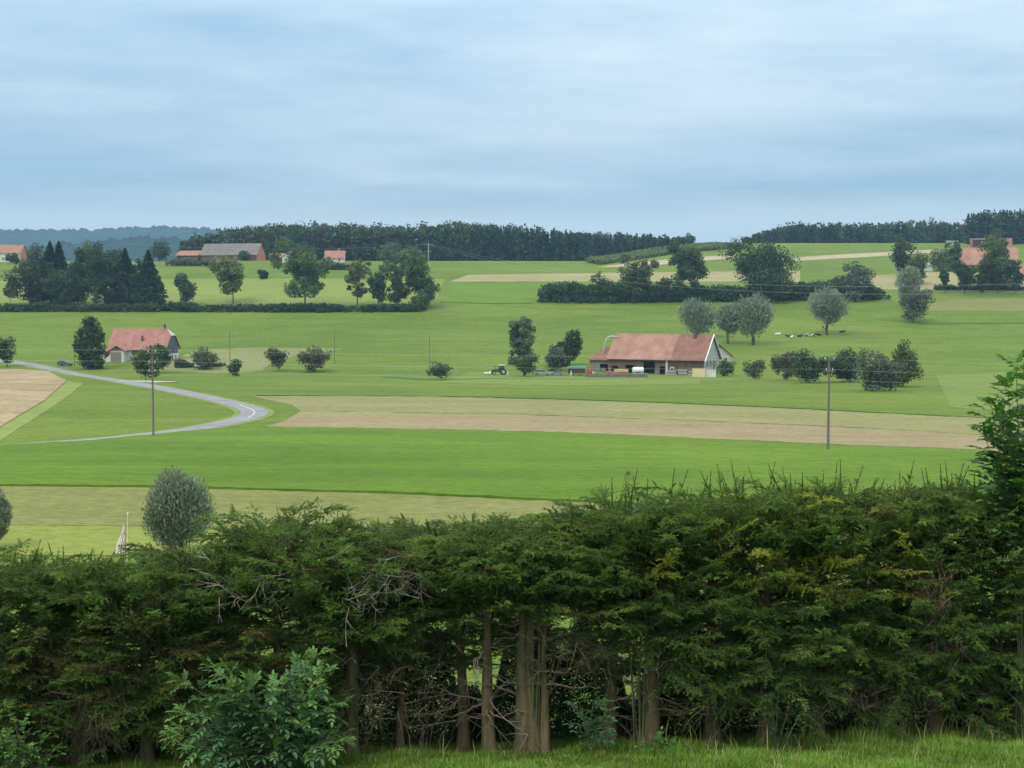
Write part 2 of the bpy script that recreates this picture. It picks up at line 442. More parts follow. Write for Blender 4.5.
# corn standing about two and a half metres high on the far slope
def corn():
    pts = wpoly([(586, 262.8), (615, 258), (640, 253.5), (665, 250), (690, 247.3), (715, 245.8), (745, 247.2), (715, 250.3), (690, 252.5), (665, 255.5), (640, 259.5), (600, 265)])
    xs = np.array([p[0] for p in pts]); ys = np.array([p[1] for p in pts])
    rng = np.random.default_rng(5)
    n = 110000
    X = rng.uniform(xs.min(), xs.max(), n); Y = rng.uniform(ys.min(), ys.max(), n)
    ins = np.zeros(n, bool); j = len(pts) - 1
    for i in range(len(pts)):
        c = ((ys[i] > Y) != (ys[j] > Y)) & (X < (xs[j] - xs[i]) * (Y - ys[i]) / (ys[j] - ys[i] + 1e-9) + xs[i])
        ins ^= c; j = i
    X, Y = X[ins], Y[ins]; n = len(X)
    Z = hgt(X, Y); hh = rng.uniform(0.2, 2.6, n)
    c = np.stack([X, Y, Z + hh], 1)
    u = unit(rng.normal(size=(n, 3)) * (1, 1, 0.5)) * 0.7; v = unit(np.cross(u, rng.normal(size=(n, 3)))) * 0.45
    col = np.array([0.14, 0.185, 0.07]) * rng.uniform(0.75, 1.25, (n, 1))
    g = Geo(); g.diamonds(c, u, v, col)
    o = g.build('corn_crop', M['leaf']); tag(o, 'strip of dark green standing corn below the crest', 'corn', kind='stuff')
corn()

# ------------------------------------------------------------------ far hills
def far_hill(name, Y0, depth, prof, seed, amp, lab):
    rng = np.random.default_rng(seed)
    fx = pchip(*zip(*[(ray(px, 300)[0] * Y0, zpix(py, Y0)) for px, py in prof]))
    xs = np.arange(ray(prof[0][0], 300)[0] * Y0, ray(prof[-1][0], 300)[0] * Y0, 6.0)
    ys = np.linspace(Y0 - depth, Y0 + depth, 40)
    X, Y = np.meshgrid(xs, ys)
    top = fx(X)
    sh = np.cos((Y - Y0) / depth * math.pi / 2) ** 0.8
    Z = -17.8 + (top + 17.8) * sh
    b = rng.uniform(0, 1, X.shape) ** 2 * amp * np.clip(sh * 3, 0, 1)
    b = b * np.where(sh > 0.965, 1.0, 0.3); Z = Z + b - amp * 0.5 * np.clip(sh * 3, 0, 1)
    Z = np.maximum(Z, -17.9)
    n = len(xs); i = (np.arange(len(ys) - 1)[:, None] * n + np.arange(n - 1)[None]).ravel()
    g = Geo(); g.add(np.stack([X, Y, Z], -1).reshape(-1, 3), np.stack([i, i + 1, i + n + 1, i + n], 1))
    m = wall_mat(name + '_wood', (0.020, 0.042, 0.034), 0.3, 0.004, 0.95, spec=0.0)
    o = g.build(name, m); tag(o, lab, 'hill', kind='structure')
far_hill('far_hills', 5000, 1200, [(-500, 262), (-300, 236), (-100, 232.5), (0, 232.5), (60, 232), (120, 231), (150, 229), (175, 228.5), (205, 230), (300, 236), (420, 250), (520, 300)], 3, 22, 'blue wooded ridge on the horizon')
far_hill('low_hills', 3000, 600, [(-500, 270), (-300, 252), (0, 249), (60, 246), (120, 241), (160, 239), (200, 243), (300, 250), (420, 270), (470, 305)], 4, 18, 'lower wooded ridge in front of the horizon ridge')
# ------------------------------------------------------------------ trees of the middle and far distance
C_ = dict(dark=(0.056, 0.094, 0.042), mid=(0.082, 0.132, 0.046), light=(0.13, 0.185, 0.06), olive=(0.108, 0.140, 0.06),
          willow=(0.23, 0.275, 0.205), fir=(0.026, 0.048, 0.027), plum=(0.105, 0.118, 0.065), grey=(0.115, 0.150, 0.092), box=(0.048, 0.082, 0.037))
BARK = (0.10, 0.085, 0.065)

def leaves(g, rng, cen, rad, n, leaf, col, up=0.35, squash=0.8, long=1.0, var=0.16, dirs=None):
    """n leaf cards spread through clumps cen/rad"""
    k = len(cen)
    w = rad ** 2; idx = rng.choice(k, n, p=w / w.sum())
    d = rdirs(rng, n); r = rng.uniform(0, 1, n) ** 0.45
    p = cen[idx] + d * (rad[idx] * r)[:, None] * (1, 1, squash)
    nrm = unit(d * 0.6 + rng.normal(size=(n, 3)) * 0.7 + (0, 0, up))
    u = unit(np.cross(nrm, rng.normal(size=(n, 3))))
    if dirs is not None: u = unit(dirs[idx] + rng.normal(size=(n, 3)) * 0.35)
    v = unit(np.cross(nrm, u))
    s = leaf * rng.uniform(0.6, 1.25, n)[:, None]
    tint = rng.uniform(0.72, 1.3, k)[idx] * rng.uniform(1 - var, 1 + var, n)
    hue = rng.normal(0, 0.07, k)[idx]
    c = np.array(col)[None] * tint[:, None] * np.stack([1 + hue, np.ones(n), 1 - hue * 0.6], 1)
    g.diamonds(p, u * s * long, v * s * (0.62 if long == 1 else 0.4), np.clip(c, 0.004, 0.9))

def crown_broad(rng, Ht, W, z0, n, leaf, col, K=60, egg=0.0, ragged=0.0, rc=0.2, squash=0.85, deep=0.3):
    a, c = W / 2, (Ht - z0) / 2; zc = (Ht + z0) / 2
    nl = int(5 + 4 * ragged); d = rdirs(rng, nl); d[:, 2] = np.linspace(-0.75, 0.85, nl)[rng.permutation(nl)]
    d[:, :2] *= np.where(d[:, 2] < -0.35, 0.55, 1.0)[:, None]
    lc = d * rng.uniform(0.3 + 0.15 * ragged, 0.66, nl)[:, None]
    lr = rng.uniform(0.44, 0.64, nl) * (1 - 0.18 * ragged)
    q = []
    dense = egg > 0.5
    if dense:
        e = rdirs(rng, K) * rng.uniform(deep, 1, K)[:, None] ** 0.5; q = e
    else:
        i = rng.integers(0, nl, K); e = rdirs(rng, K)
        q = lc[i] + e * (lr[i] * rng.uniform(0.35, 1.0, K) ** 0.6)[:, None]
    q[:, :2] *= (1 - egg * np.clip(q[:, 2], -0.6, 1) * 0.42)[:, None]
    rad = rc * W * rng.uniform(0.55, 1.15, K) * (1 - ragged * 0.2)
    q[:, :2] /= np.percentile(np.abs(q[:, :2]).max(1), 96) + 1e-6
    lo, hi = np.percentile(q[:, 2], 3), np.percentile(q[:, 2], 98)
    q[:, 2] = (q[:, 2] - lo) / (hi - lo) * 2 - 1
    m = rad.mean()
    cen = np.stack([q[:, 0] * (a - m * 0.75), q[:, 1] * (a - m * 0.75), zc + q[:, 2] * max(c - m * 0.7 * squash, 0.2 * c)], 1)
    g = Geo(); leaves(g, rng, cen, rad, n, leaf, np.array(col) * rng.uniform(0.9, 1.12, 3), squash=squash)
    return g, cen
def trunk_geo(rng, Ht, z0, r, cen, lean=0.0, limbs=8):
    g = Geo(); zt = z0 + (Ht - z0) * 0.55
    t = np.linspace(0, 1, 6)
    px = np.cumsum(rng.normal(0, r * 0.5, 6)); px -= px[0]
    P = np.stack([px + lean * t, px[::-1] * 0.4 - px[-1] * 0.4, -0.15 + t * (zt + 0.15)], 1)
    col = np.array(BARK) * rng.uniform(0.7, 1.15)
    g.tube(P, r * (1.25 - 0.95 * t ** 0.8), 7, col)
    if cen is not None and len(cen):
        for j in rng.permutation(len(cen))[:limbs]:
            e = cen[j]; s = P[3] * 0.5 + P[4] * 0.5 if e[2] > P[4][2] else P[3] * 0.6 + P[2] * 0.4
            m = (s + e) / 2 + rng.normal(0, 0.05, 3) * Ht * 0.3 + (0, 0, 0.03 * Ht)
            g.tube([s, m, e], [r * 0.45, r * 0.28, r * 0.1], 5, col, cap=False)
    return g
def crown_fir(rng, Ht, W, z0, n, leaf, col, drop=0.3):
    t = rng.uniform(0, 1, n) ** 1.55
    ph = rng.uniform(0, 2 * math.pi, n)
    tier = (1 + 0.2 * np.sin(ph * 2 + t * 9 + rng.uniform(0, 6))) * (0.72 + 0.28 * np.abs(np.sin(t * Ht * 1.15 + np.sin(ph * 3 + 1) * 0.8)) + 0.14 * np.sin(ph * 5 + t * 17))
    Rm = W / 2 * (1 - t) ** 0.85 * tier + 0.12
    r = Rm * rng.uniform(0.15, 1, n) ** 0.5
    z = z0 + (Ht - z0) * t - r * drop
    p = np.stack([r * np.cos(ph), r * np.sin(ph), z], 1)
    out = np.stack([np.cos(ph), np.sin(ph), np.full(n, -0.35) + 0.9 * t ** 3], 1)
    u = unit(out + rng.normal(size=(n, 3)) * 0.35); v = unit(np.cross(u, rng.normal(size=(n, 3)) + (0, 0, 1.2)))
    v = unit(np.cross(u, np.cross(v, u)))
    s = leaf * rng.uniform(0.6, 1.2, n)[:, None] * (0.45 + 0.55 * np.minimum(1, Rm / (W * 0.18)))[:, None]
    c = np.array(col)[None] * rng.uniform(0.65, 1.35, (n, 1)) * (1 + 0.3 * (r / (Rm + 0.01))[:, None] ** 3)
    g = Geo(); g.diamonds(p, u * s * 1.2, v * s * 0.5, c)
    return g
def crown_willow(rng, Ht, W, z0, n, leaf, col, K=60, low=0.32):
    a, c = W / 2, (Ht - z0) / 2; zc = (Ht + z0) / 2
    d = rdirs(rng, K); rr = rng.uniform(0.25, 1.0, K) ** 0.5
    rad = 0.22 * W * rng.uniform(0.7, 1.15, K)
    q = d * rr[:, None]; q[:, 2] = np.where(q[:, 2] < 0, q[:, 2] * 0.95, q[:, 2])
    nar = 1 - low * np.clip(-q[:, 2], 0, 1) - 0.12 * np.clip(q[:, 2], 0, 1)
    cen = np.stack([q[:, 0] * (a - rad * 0.7) * nar, q[:, 1] * (a - rad * 0.7) * nar, zc + q[:, 2] * (c - rad * 0.6)], 1)
    dirs = unit(cen - np.array([0, 0, z0 + 0.1 * Ht]))
    g = Geo(); leaves(g, rng, cen, rad, n, leaf, col, long=1.5, dirs=dirs, squash=1.0)
    return g, cen

NT = [0]
def tree(name, label, cat, kind, px, base, top, wpx, col='mid', group=None, D=None, gap=0.28, n=None, leaf=None, **kw):
    NT[0] += 1; rng = np.random.default_rng(100 + NT[0])
    x, y, z = at(px, D) if D else ground(px, base)
    Ht = max(1.2, zpix(top, y) - z) * (1.02 if kind == B else 1.0); W = wpx / FPX * y * (1.04 if kind == B else 1.08); gap = gap * (0.62 if kind == B and name not in ('oak_tree', 'ash_tree', 'birch_tree') else 1)
    pxm = y / FPX                                   # metres per pixel
    leaf = leaf or max(0.09, min(0.62, pxm * 1.25)); 
    n = n or int(min(15000, max(900, 4.8 * (W * Ht) / (leaf * leaf))))
    c = C_[col] if isinstance(col, str) else col
    root = thing(name, label, cat, (x, y, z), rng.uniform(0, 6.28) if kind != 'willow' else 0, group)
    z0 = gap * Ht
    if kind == 'fir':
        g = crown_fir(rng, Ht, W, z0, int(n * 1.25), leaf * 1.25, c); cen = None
        t = Geo(); t.tube([(0, 0, -0.15), (0, 0, Ht * 0.5), (0, 0, Ht * 0.97)], [0.022 * Ht, 0.013 * Ht, 0.02], 6, np.array(BARK) * 0.8)
    elif kind == 'willow':
        g, cen = crown_willow(rng, Ht, W, z0, n, leaf, c, **kw); t = trunk_geo(rng, Ht, z0, 0.03 * Ht, cen, limbs=14)
    else:
        g, cen = crown_broad(rng, Ht, W, z0, n, leaf, c, **kw); t = trunk_geo(rng, Ht, z0, 0.0125 * Ht, cen)
    t.build('trunk', M['bark'], root); g.build('crown', M['leaf'], root)
    return root
B = 'broad'
egg = dict(egg=0.6, K=130, rc=0.2, deep=0.2, squash=1.0)
G1 = 'trees of the dark grove above the hedgerow'
for a in [
 ('birch_tree', 'small wispy pale tree at the open end of the dark grove', 'tree', B, 10, 305, 279, 14, 'olive', G1, None, 0.3),
 ('broadleaf_tree', 'broad dark tree forming the outermost crown of the grove, beside the wispy pale tree', 'tree', B, 31, 306, 252, 40, 'dark', G1, None, 0.12),
 ('spruce_tree', 'tall pointed conifer, outer one of the pair of spires above the grove', 'conifer', 'fir', 51, 304, 241, 32, 'fir', G1, None, 0.12),
 ('spruce_tree', 'tall pointed conifer, inner one of the pair of spires above the grove', 'conifer', 'fir', 60, 303, 241, 32, 'fir', G1, None, 0.12),
 ('broadleaf_tree', 'dark round tree in the grove right beside the pair of conifer spires', 'tree', B, 78, 305, 250, 36, 'dark', G1, None, 0.17),
 ('broadleaf_tree', 'dark broad tree at the middle of the grove, its stem showing under the crown', 'tree', B, 95, 307, 249, 34, 'dark', G1, None, 0.17),
 ('broadleaf_tree', 'dark tree in the grove touching the single slim conifer', 'tree', B, 112, 305, 251, 30, 'dark', G1, None, 0.16),
 ('spruce_tree', 'slim dark conifer standing alone between round trees of the grove', 'conifer', 'fir', 126, 305, 248, 33, 'fir', G1, None, 0.1),
 ('broadleaf_tree', 'narrow dark tree wedged between the two inner conifers of the grove', 'tree', B, 138, 306, 262, 18, 'dark', G1, None, 0.25),
 ('spruce_tree', 'wide skirted conifer closing the grove on the side of the round bushy tree', 'conifer', 'fir', 149, 306, 250, 38, 'fir', G1, None, 0.08),
 ('broadleaf_tree', 'low round tree at the front of the grove below the conifer spires', 'tree', B, 58, 308, 270, 30, 'dark', G1, None, 0.14),
 ('broadleaf_tree', 'paler tree top rising behind the dark grove', 'tree', B, 90, 305, 244, 26, 'grey', None, 640, 0.3),
 ('broadleaf_tree', 'dark round tree far behind the grove by the low red annex roof', 'tree', B, 160, 262, 242, 24, 'dark', None, 790, 0.15),
 ('broadleaf_tree', 'compact dark round tree standing alone between grove and loose pale tree', 'tree', B, 188, 305, 275, 24, 'dark', None, None, 0.2),
 ('ash_tree', 'loose pale green tree with open crown above the hedgerow', 'tree', B, 233, 304, 260, 42, 'light', None, None, 0.26, None, None),
 ('oak_tree', 'big spreading oak in the hedgerow hiding part of the red roofed house', 'tree', B, 305, 308, 249, 52, 'mid', None, None, 0.2),
]: tree(*a[:12], **({'ragged': 1.0, 'K': 48} if a[0] in ('ash_tree', 'oak_tree', 'birch_tree') else {}))
G2 = 'tree group at the end of the hedgerow'
for a in [
 ('ash_tree', 'slender pale leaning tree at the outer edge of the hedgerow-end group', B, 357, 306, 263, 24, 'olive', None, 0.25, 1),
 ('broadleaf_tree', 'small dark tree with two bare stems in the hedgerow-end group', B, 378, 307, 268, 22, 'dark', None, 0.3, 0),
 ('broadleaf_tree', 'mid green tree with slim stems at the middle of the hedgerow-end group', B, 396, 307, 262, 30, 'mid', None, 0.25, 1),
 ('broadleaf_tree', 'dark drooping tree at the very end of the hedgerow, beside the open meadow', B, 420, 308, 257, 42, 'mid', None, 0.12, 1),
 ('broadleaf_tree', 'pale round tree top rising behind the hedgerow-end group', B, 388, 300, 242, 30, 'grey', 700, 0.2, 0),
 ('broadleaf_tree', 'pale olive tree top behind the hedgerow-end group, next to the far power pole', B, 414, 300, 248, 30, 'olive', 690, 0.2, 0),
 ('broadleaf_tree', 'thin yellowish young tree behind the slender pale leaning tree', B, 363, 300, 263, 14, 'light', 660, 0.25, 1)]:
    tree(a[0], a[1], 'tree', a[2], a[3], a[4], a[5], a[6], a[7], G2, a[8], a[9], **({'ragged': 1.0, 'K': 42} if a[10] else {}))
G3 = 'trees standing in the long dark hedgerow'
for a in [
 ('poplar_tree', 'pale olive bushy tree rising from the long dark hedgerow', B, 633, 302, 258, 36, 'olive', 0.1, dict(ragged=.6)),
 ('oak_tree', 'tall oak with tiered ragged crown rising from the long dark hedgerow', B, 694, 302, 247, 46, 'dark', 0.12, dict(ragged=1.0, K=50, egg=.4)),
 ('oak_tree', 'largest dark domed oak, between the ragged oak and the far hedgerow end', B, 773, 301, 241, 76, 'dark', 0.1, dict(ragged=.6, K=90, rc=.17)),
 ('broadleaf_tree', 'olive tree low in front of the largest domed oak', B, 775, 302, 264, 30, 'olive', 0.1, {}),
 ('broadleaf_tree', 'greyish bushy tree near the end of the long hedgerow, beside the pair of pale willows', B, 856, 301, 264, 42, 'grey', 0.1, {}),
 ('broadleaf_tree', 'small dark round tree standing out of the hedgerow near its open meadow end', B, 604, 302, 275, 20, 'dark', 0.1, {}),
 ('broadleaf_tree', 'low dark bush of a tree between ragged oak and olive bushy tree', B, 664, 302, 278, 22, 'dark', 0.1, {})]:
    tree(a[0], a[1], 'tree', a[2], a[3], a[4], a[5], a[6], a[7], G3, None, a[8], **a[9])
G4 = 'pale willows round the main farm'
for a in [
 ('willow_tree', 'pale grey willow whose crown rises right behind the main barn roof', 698, 338, 298, 42, .1),
 ('willow_tree', 'slim pale willow between the barn willow and the widest willow', 728, 344, 300, 28, .17),
 ('willow_tree', 'widest pale willow with two short stems, behind the white farmhouse', 753, 345, 292, 42, .14),
 ('willow_tree', 'single pale round willow standing among the cattle', 827, 335, 286, 42, .2),
 ('willow_tree', 'pale upright willow behind a darker tree at the end of the hedgerow', 908, 309, 264, 27, .12)]:
    tree(a[0], a[1], 'tree', 'willow', a[2], a[3], a[4], a[5], 'willow', G4, None, a[6])
tree('broadleaf_tree', 'darker tree in front of the pale upright willow at the hedgerow end', 'tree', B, 913, 322, 290, 33, 'grey', None, None, 0.22, ragged=.5)
G5 = 'orchard trees near the main farm'
for a in [
 ('birch_tree', 'tall narrow airy tree beside the parked tractor', 524, 376, 320, 31, 'grey', .16, dict(ragged=1.0, K=50, egg=.2)),
 ('broadleaf_tree', 'small green tree in front of the tall narrow airy tree', 526, 377, 355, 22, 'mid', .25, dict(ragged=.4)),
 ('yew_tree', 'dense dark rounded tree behind the silver car', 566, 366, 333, 30, 'box', .03, dict(egg=.45, K=420, rc=.1, deep=.3, squash=1.0, leaf=.27, n=10000)),
 ('shrub_tree', 'grey green rounded bush in front of the dense dark rounded tree', 555, 371, 348, 23, 'grey', .05, {}),
 ('fruit_tree', 'small grey fruit tree standing alone in the meadow beyond the parked tractor', 441, 379, 363, 25, 'plum', .25, dict(ragged=.7)),
 ('shrub_tree', 'dark green bush leaning against the white farmhouse corner', 727, 376, 361, 22, 'mid', .02, {}),
 ('fruit_tree', 'little round fruit tree next to the farmhouse corner bush', 753, 379, 361, 24, 'plum', .2, {}),
 ('fruit_tree', 'small greyish fruit tree with a thin top shoot in the orchard row', 786, 380, 353, 30, 'plum', .1, dict(ragged=.8)),
 ('fruit_tree', 'dark fruit tree in the orchard row beside the tall wooden pole', 814, 383, 352, 42, 'dark', .1, dict(ragged=.4)),
 ('fruit_tree', 'dark fruit tree with two thin stems between the pole and the big bush', 850, 382, 350, 42, 'dark', .12, dict(ragged=.4)),
 ('walnut_tree', 'big dense bush like tree ending the orchard row', 880, 391, 350, 46, 'grey', .02, dict(K=70)),
 ('walnut_tree', 'rounded tree rising behind the big bush like tree of the orchard row', 899, 387, 346, 38, 'olive', .04, {})]:
    tree(a[0], a[1], 'tree', B, a[2], a[3], a[4], a[5], a[6], G5, None, a[7], **a[8])
G6 = 'trees round the small red roofed farm'
for a in [
 ('lime_tree', 'dense dark egg shaped tree beside the parked blue grey car', 91, 369, 320, 31, 'box', .02, dict(egg=.55, K=520, rc=.095, deep=.3, squash=1.0, leaf=.26, n=13000)),
 ('broadleaf_tree', 'round green tree in front of the small red roofed farmhouse', 146, 380, 349, 29, 'mid', .18, {}),
 ('broadleaf_tree', 'darker tree close against the dark gable of the small farmhouse', 159, 373, 344, 22, 'mid', .2, {}),
 ('fruit_tree', 'broad plum coloured bush beside the half hidden white vehicle', 206, 369, 349, 30, 'plum', .1, {}),
 ('fruit_tree', 'small cone shaped bush below the plum coloured bush', 235, 376, 360, 18, 'dark', .12, dict(ragged=.3)),
 ('fruit_tree', 'vase shaped plum tree on a thin stem in the dry meadow', 279, 371, 348, 24, 'plum', .3, dict(egg=-.7)),
 ('fruit_tree', 'wide spreading plum tree next to the vase shaped one', 314, 372, 349, 36, 'plum', .12, dict(ragged=.4)),
 ('fruit_tree', 'young roadside tree on a thin stem at the top of the stubble field', 7, 367, 338, 25, 'olive', .25, dict(ragged=.4))]:
    tree(a[0], a[1], 'tree', B, a[2], a[3], a[4], a[5], a[6], G6, None, a[7], **a[8])
G7 = 'trees round the houses on the upper slope'
for a in [
 ('broadleaf_tree', 'dark tree standing alone on the upper pasture below the far wood', 902, 276, 237, 26, 'dark', None, .1, {}),
 ('broadleaf_tree', 'round green tree just below the dark tree on the upper pasture', 916, 284, 254, 30, 'mid', None, .1, {}),
 ('shrub_tree', 'pale olive bush tree between white shed and the big red roofs', 943, 271, 250, 30, 'olive', None, .05, {}),
 ('broadleaf_tree', 'dark tree at the near corner of the big red roof', 954, 268, 243, 16, 'dark', 700, .1, {}),
 ('broadleaf_tree', 'tall green tree standing in front of the middle of the big red roof', 997, 275, 237, 34, 'mid', 640, .15, dict(ragged=.5)),
 ('broadleaf_tree', 'small ball shaped tree at the outer end of the row below the red roofs', 945, 280, 268, 12, 'dark', 612, .4, {}),
 ('broadleaf_tree', 'wide dark tree below the red roofs, next to the ball shaped one in the row', 964, 284, 262, 24, 'dark', 612, .32, {}),
 ('broadleaf_tree', 'second wide dark tree of the row below the red roofs', 980, 284, 261, 22, 'dark', 612, .32, {}),
 ('broadleaf_tree', 'third dark tree of the row below the red roofs, on thin stems', 998, 284, 259, 26, 'dark', 612, .32, {}),
 ('broadleaf_tree', 'last dark tree of the row below the red roofs, before the small end house', 1014, 284, 260, 20, 'dark', 612, .32, {}),
 ('broadleaf_tree', 'dark tree in front of the white walled house with orange roof', 14, 270, 253, 14, 'dark', 760, .12, {}),
 ('broadleaf_tree', 'dark little tree in front of the long grey barn roof', 245, 268, 251, 14, 'dark', 790, .1, {}),
 ('shrub_tree', 'tiny round bush on the grass below the orange gable', 263, 279, 270, 10, 'dark', None, .15, {}),
 ('broadleaf_tree', 'dark tree top behind the big spreading oak', 301, 262, 243, 26, 'dark', 830, .1, {}),
 ('shrub_tree', 'small pale bush on the tan strip below the corn', 572 + 83, 268, 260, 11, 'grey', None, .05, {}),
 ('broadleaf_tree', 'lone dark round tree on the skyline where the wood ends', 690, 247, 235, 11, 'dark', None, .1, {}),
 ('broadleaf_tree', 'small tree on the skyline touching the end of the wood', 678, 248, 237, 10, 'dark', None, .1, {})]:
    tree(a[0], a[1], 'tree', B, a[2], a[3], a[4], a[5], a[6], G7, a[7], a[8], **a[9])
# field willows close behind the hedge
tree('willow_tree', 'large pale grey willow alone on the mown field behind the hedge', 'tree', 'willow', 180, 556, 468, 70, (0.20, 0.24, 0.175), None, None, 0.03, 26000, 0.105, K=150, low=0.1)
tree('willow_tree', 'pale willow cut by the edge of the picture on the mown field', 'tree', 'willow', -8, 550, 484, 38, (0.20, 0.24, 0.175), None, None, 0.03, 13000, 0.105, K=100, low=0.1)

# ------------------------------------------------------------------ hedgerows
def hedgerow(name, label, pts, tops, depth, col, seed, n, leaf, group=None):
    """pts: (px, base py) line; tops: (px, top py)"""
    rng = np.random.default_rng(seed)
    P = np.array([ground(*p) for p in pts]); px = np.array([p[0] for p in pts])
    tf = pchip(*zip(*tops))
    K = int((px[-1] - px[0]) * 3.2)
    q = rng.uniform(px[0], px[-1], K)
    X = np.interp(q, px, P[:, 0]); Y = np.interp(q, px, P[:, 1]) + rng.uniform(0.1, 1, K) * depth
    Z = hgt(X, Y)
    top = np.array([zpix(float(tf(a)), b) for a, b in zip(q, Y)]) - Z
    top = np.maximum(top, 0.8) * rng.uniform(0.82, 1.08, K)
    rad = np.clip(top * 0.36, 0.5, 2.3) * rng.uniform(0.7, 1.1, K)
    hz = rng.uniform(0, 1, K) ** 0.7
    Zc = Z + np.maximum(rad * 0.55, hz * (top - rad * 0.8))
    ox, oy = P[:, 0].mean(), P[:, 1].mean(); oz = H(ox, oy)
    g = Geo(); leaves(g, rng, np.stack([X - ox, Y - oy, Zc - oz], 1), rad, n, leaf, C_[col])
    root = thing(name, label, 'hedge', (ox, oy, oz), 0, group)
    g.build('foliage', M['leaf'], root)
hedgerow('hedgerow', 'low dark hedgerow running below the grove to the group of trees at its end', [(-60, 312.5), (100, 312.5), (250, 312.5), (424, 312.5)],
         [(-60, 303), (20, 303), (35, 302), (60, 304), (110, 303), (160, 302), (180, 300), (200, 304), (260, 303), (330, 302), (350, 305), (380, 303), (424, 303)], 7, 'box', 21, 42000, 0.42)
hedgerow('hedgerow', 'long tall dark hedgerow behind the main farm, oaks rising out of it', [(540, 303.5), (640, 304), (760, 302), (892, 300.5)],
         [(540, 287), (546, 283), (570, 280.5), (600, 281), (640, 280), (690, 283), (740, 284), (800, 280), (850, 276), (875, 282), (886, 290), (892, 295)], 11, 'box', 22, 52000, 0.5)
hedgerow('hedgerow', 'short low hedge at the foot of the tree row below the big red roofs', [(936, 290.5), (980, 290.5), (1080, 290.5)],
         [(936, 284), (950, 283.5), (960, 286), (985, 284), (1020, 286), (1080, 285)], 4, 'box', 23, 14000, 0.42)
hedgerow('hedgerow', 'low garden hedge beside the plum coloured bush at the small farm', [(174, 368.5), (186, 368), (224, 367)],
         [(174, 360), (179, 358), (190, 362), (205, 363), (224, 362)], 3, 'dark', 24, 5000, 0.3)
hedgerow('hedgerow', 'bushes in front of the long grey barn on the upper plateau', [(166, 266), (200, 266), (240, 267)],
         [(166, 259), (185, 257), (205, 260), (240, 261)], 4, 'grey', 25, 5000, 0.5)
hedgerow('hedgerow', 'garden bushes below the small red roofed house on the plateau', [(316, 270), (350, 270)],
         [(316, 264), (335, 262), (350, 265)], 4, 'dark', 26, 3000, 0.5)

# ------------------------------------------------------------------ the woods on the skyline
def wood(name, label, px0, px1, Ys, tops, n, pfir, seed):
    rng = np.random.default_rng(seed)
    tf = pchip(*zip(*tops))
    g = Geo(); tk = Geo()
    for i in range(n):
        px = rng.uniform(px0, px1); Y = Ys[0] + (Ys[1] - Ys[0]) * (rng.uniform(0, 1) ** 1.2)
        x, y, z = at(px, Y)
        pf = float(np.interp(px, [p[0] for p in pfir], [p[1] for p in pfir]))
        fir = rng.uniform() < pf
        topy = float(tf(px)) + (abs(rng.normal(0, 1.9)) - 0.7 if fir else abs(rng.normal(0, 2.0)) - 0.3) + 4.0 * (Ys[1] - Y) / (Ys[1] - Ys[0])
        Ht = max(4.0, zpix(topy, y) - z); W = Ht * (rng.uniform(0.22, 0.32) if fir else rng.uniform(0.36, 0.55))
        if fir:
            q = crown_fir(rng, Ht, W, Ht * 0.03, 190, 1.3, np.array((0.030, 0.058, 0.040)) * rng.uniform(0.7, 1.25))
        else:
            q, _ = crown_broad(rng, Ht, W, Ht * 0.05, 260, 1.05, np.array((0.050, 0.086, 0.046)) * rng.uniform(0.65, 1.35) * (rng.uniform(0.9, 1.3), 1, rng.uniform(.8, 1.1)), K=16, rc=0.3)
        for V, Cc, F in zip(q.V, q.C, q.F): g.add(V + (x, y, z), F[0], Cc)
        if i % 2 == 0: tk.tube([(x, y, z - 0.2), (x, y, z + Ht * 0.6)], [0.35, 0.2], 4, np.array(BARK) * 1.1, mi=1, cap=False)
    for V, Cc, F in zip(tk.V, tk.C, tk.F): g.add(V, F[0], Cc, 1)
    o = g.build(name, [M['leaf'], M['bark']]); tag(o, label, 'wood', kind='stuff')
wood('wood', 'long dark wood behind the plateau, broadleaf at one end and firs at the other', 184, 586, (838, 930),
     [(170, 246), (184, 241), (200, 235), (225, 230), (255, 226), (280, 224), (320, 223.5), (380, 225), (430, 224), (455, 221), (490, 223), (530, 226), (560, 229), (590, 232)], 520,
     [(180, 0.04), (400, 0.08), (440, 0.6), (500, 0.85), (560, 0.8), (600, 0.9)], 31)
wood('wood', 'tapering end of the long fir wood behind the standing corn', 575, 684, (925, 1050),
     [(570, 230), (600, 232), (640, 233), (660, 235), (675, 237), (684, 239)], 170, [(570, 0.8), (684, 0.75)], 32)
wood('wood', 'low mixed wood on the crest above the tan strip', 742, 972, (1035, 1130),
     [(730, 240), (742, 237), (760, 231), (785, 224), (810, 222), (850, 223.5), (900, 221), (925, 219), (945, 222), (972, 224)], 330, [(735, 0.3), (800, 0.6), (900, 0.5), (960, 0.4)], 33)
wood('wood', 'tall dark fir wood rising behind the big red roofs', 966, 1110, (930, 1000),
     [(960, 222), (966, 213), (985, 209.5), (1010, 208.5), (1030, 208), (1110, 209)], 210, [(960, 0.95), (1100, 0.9)], 34)
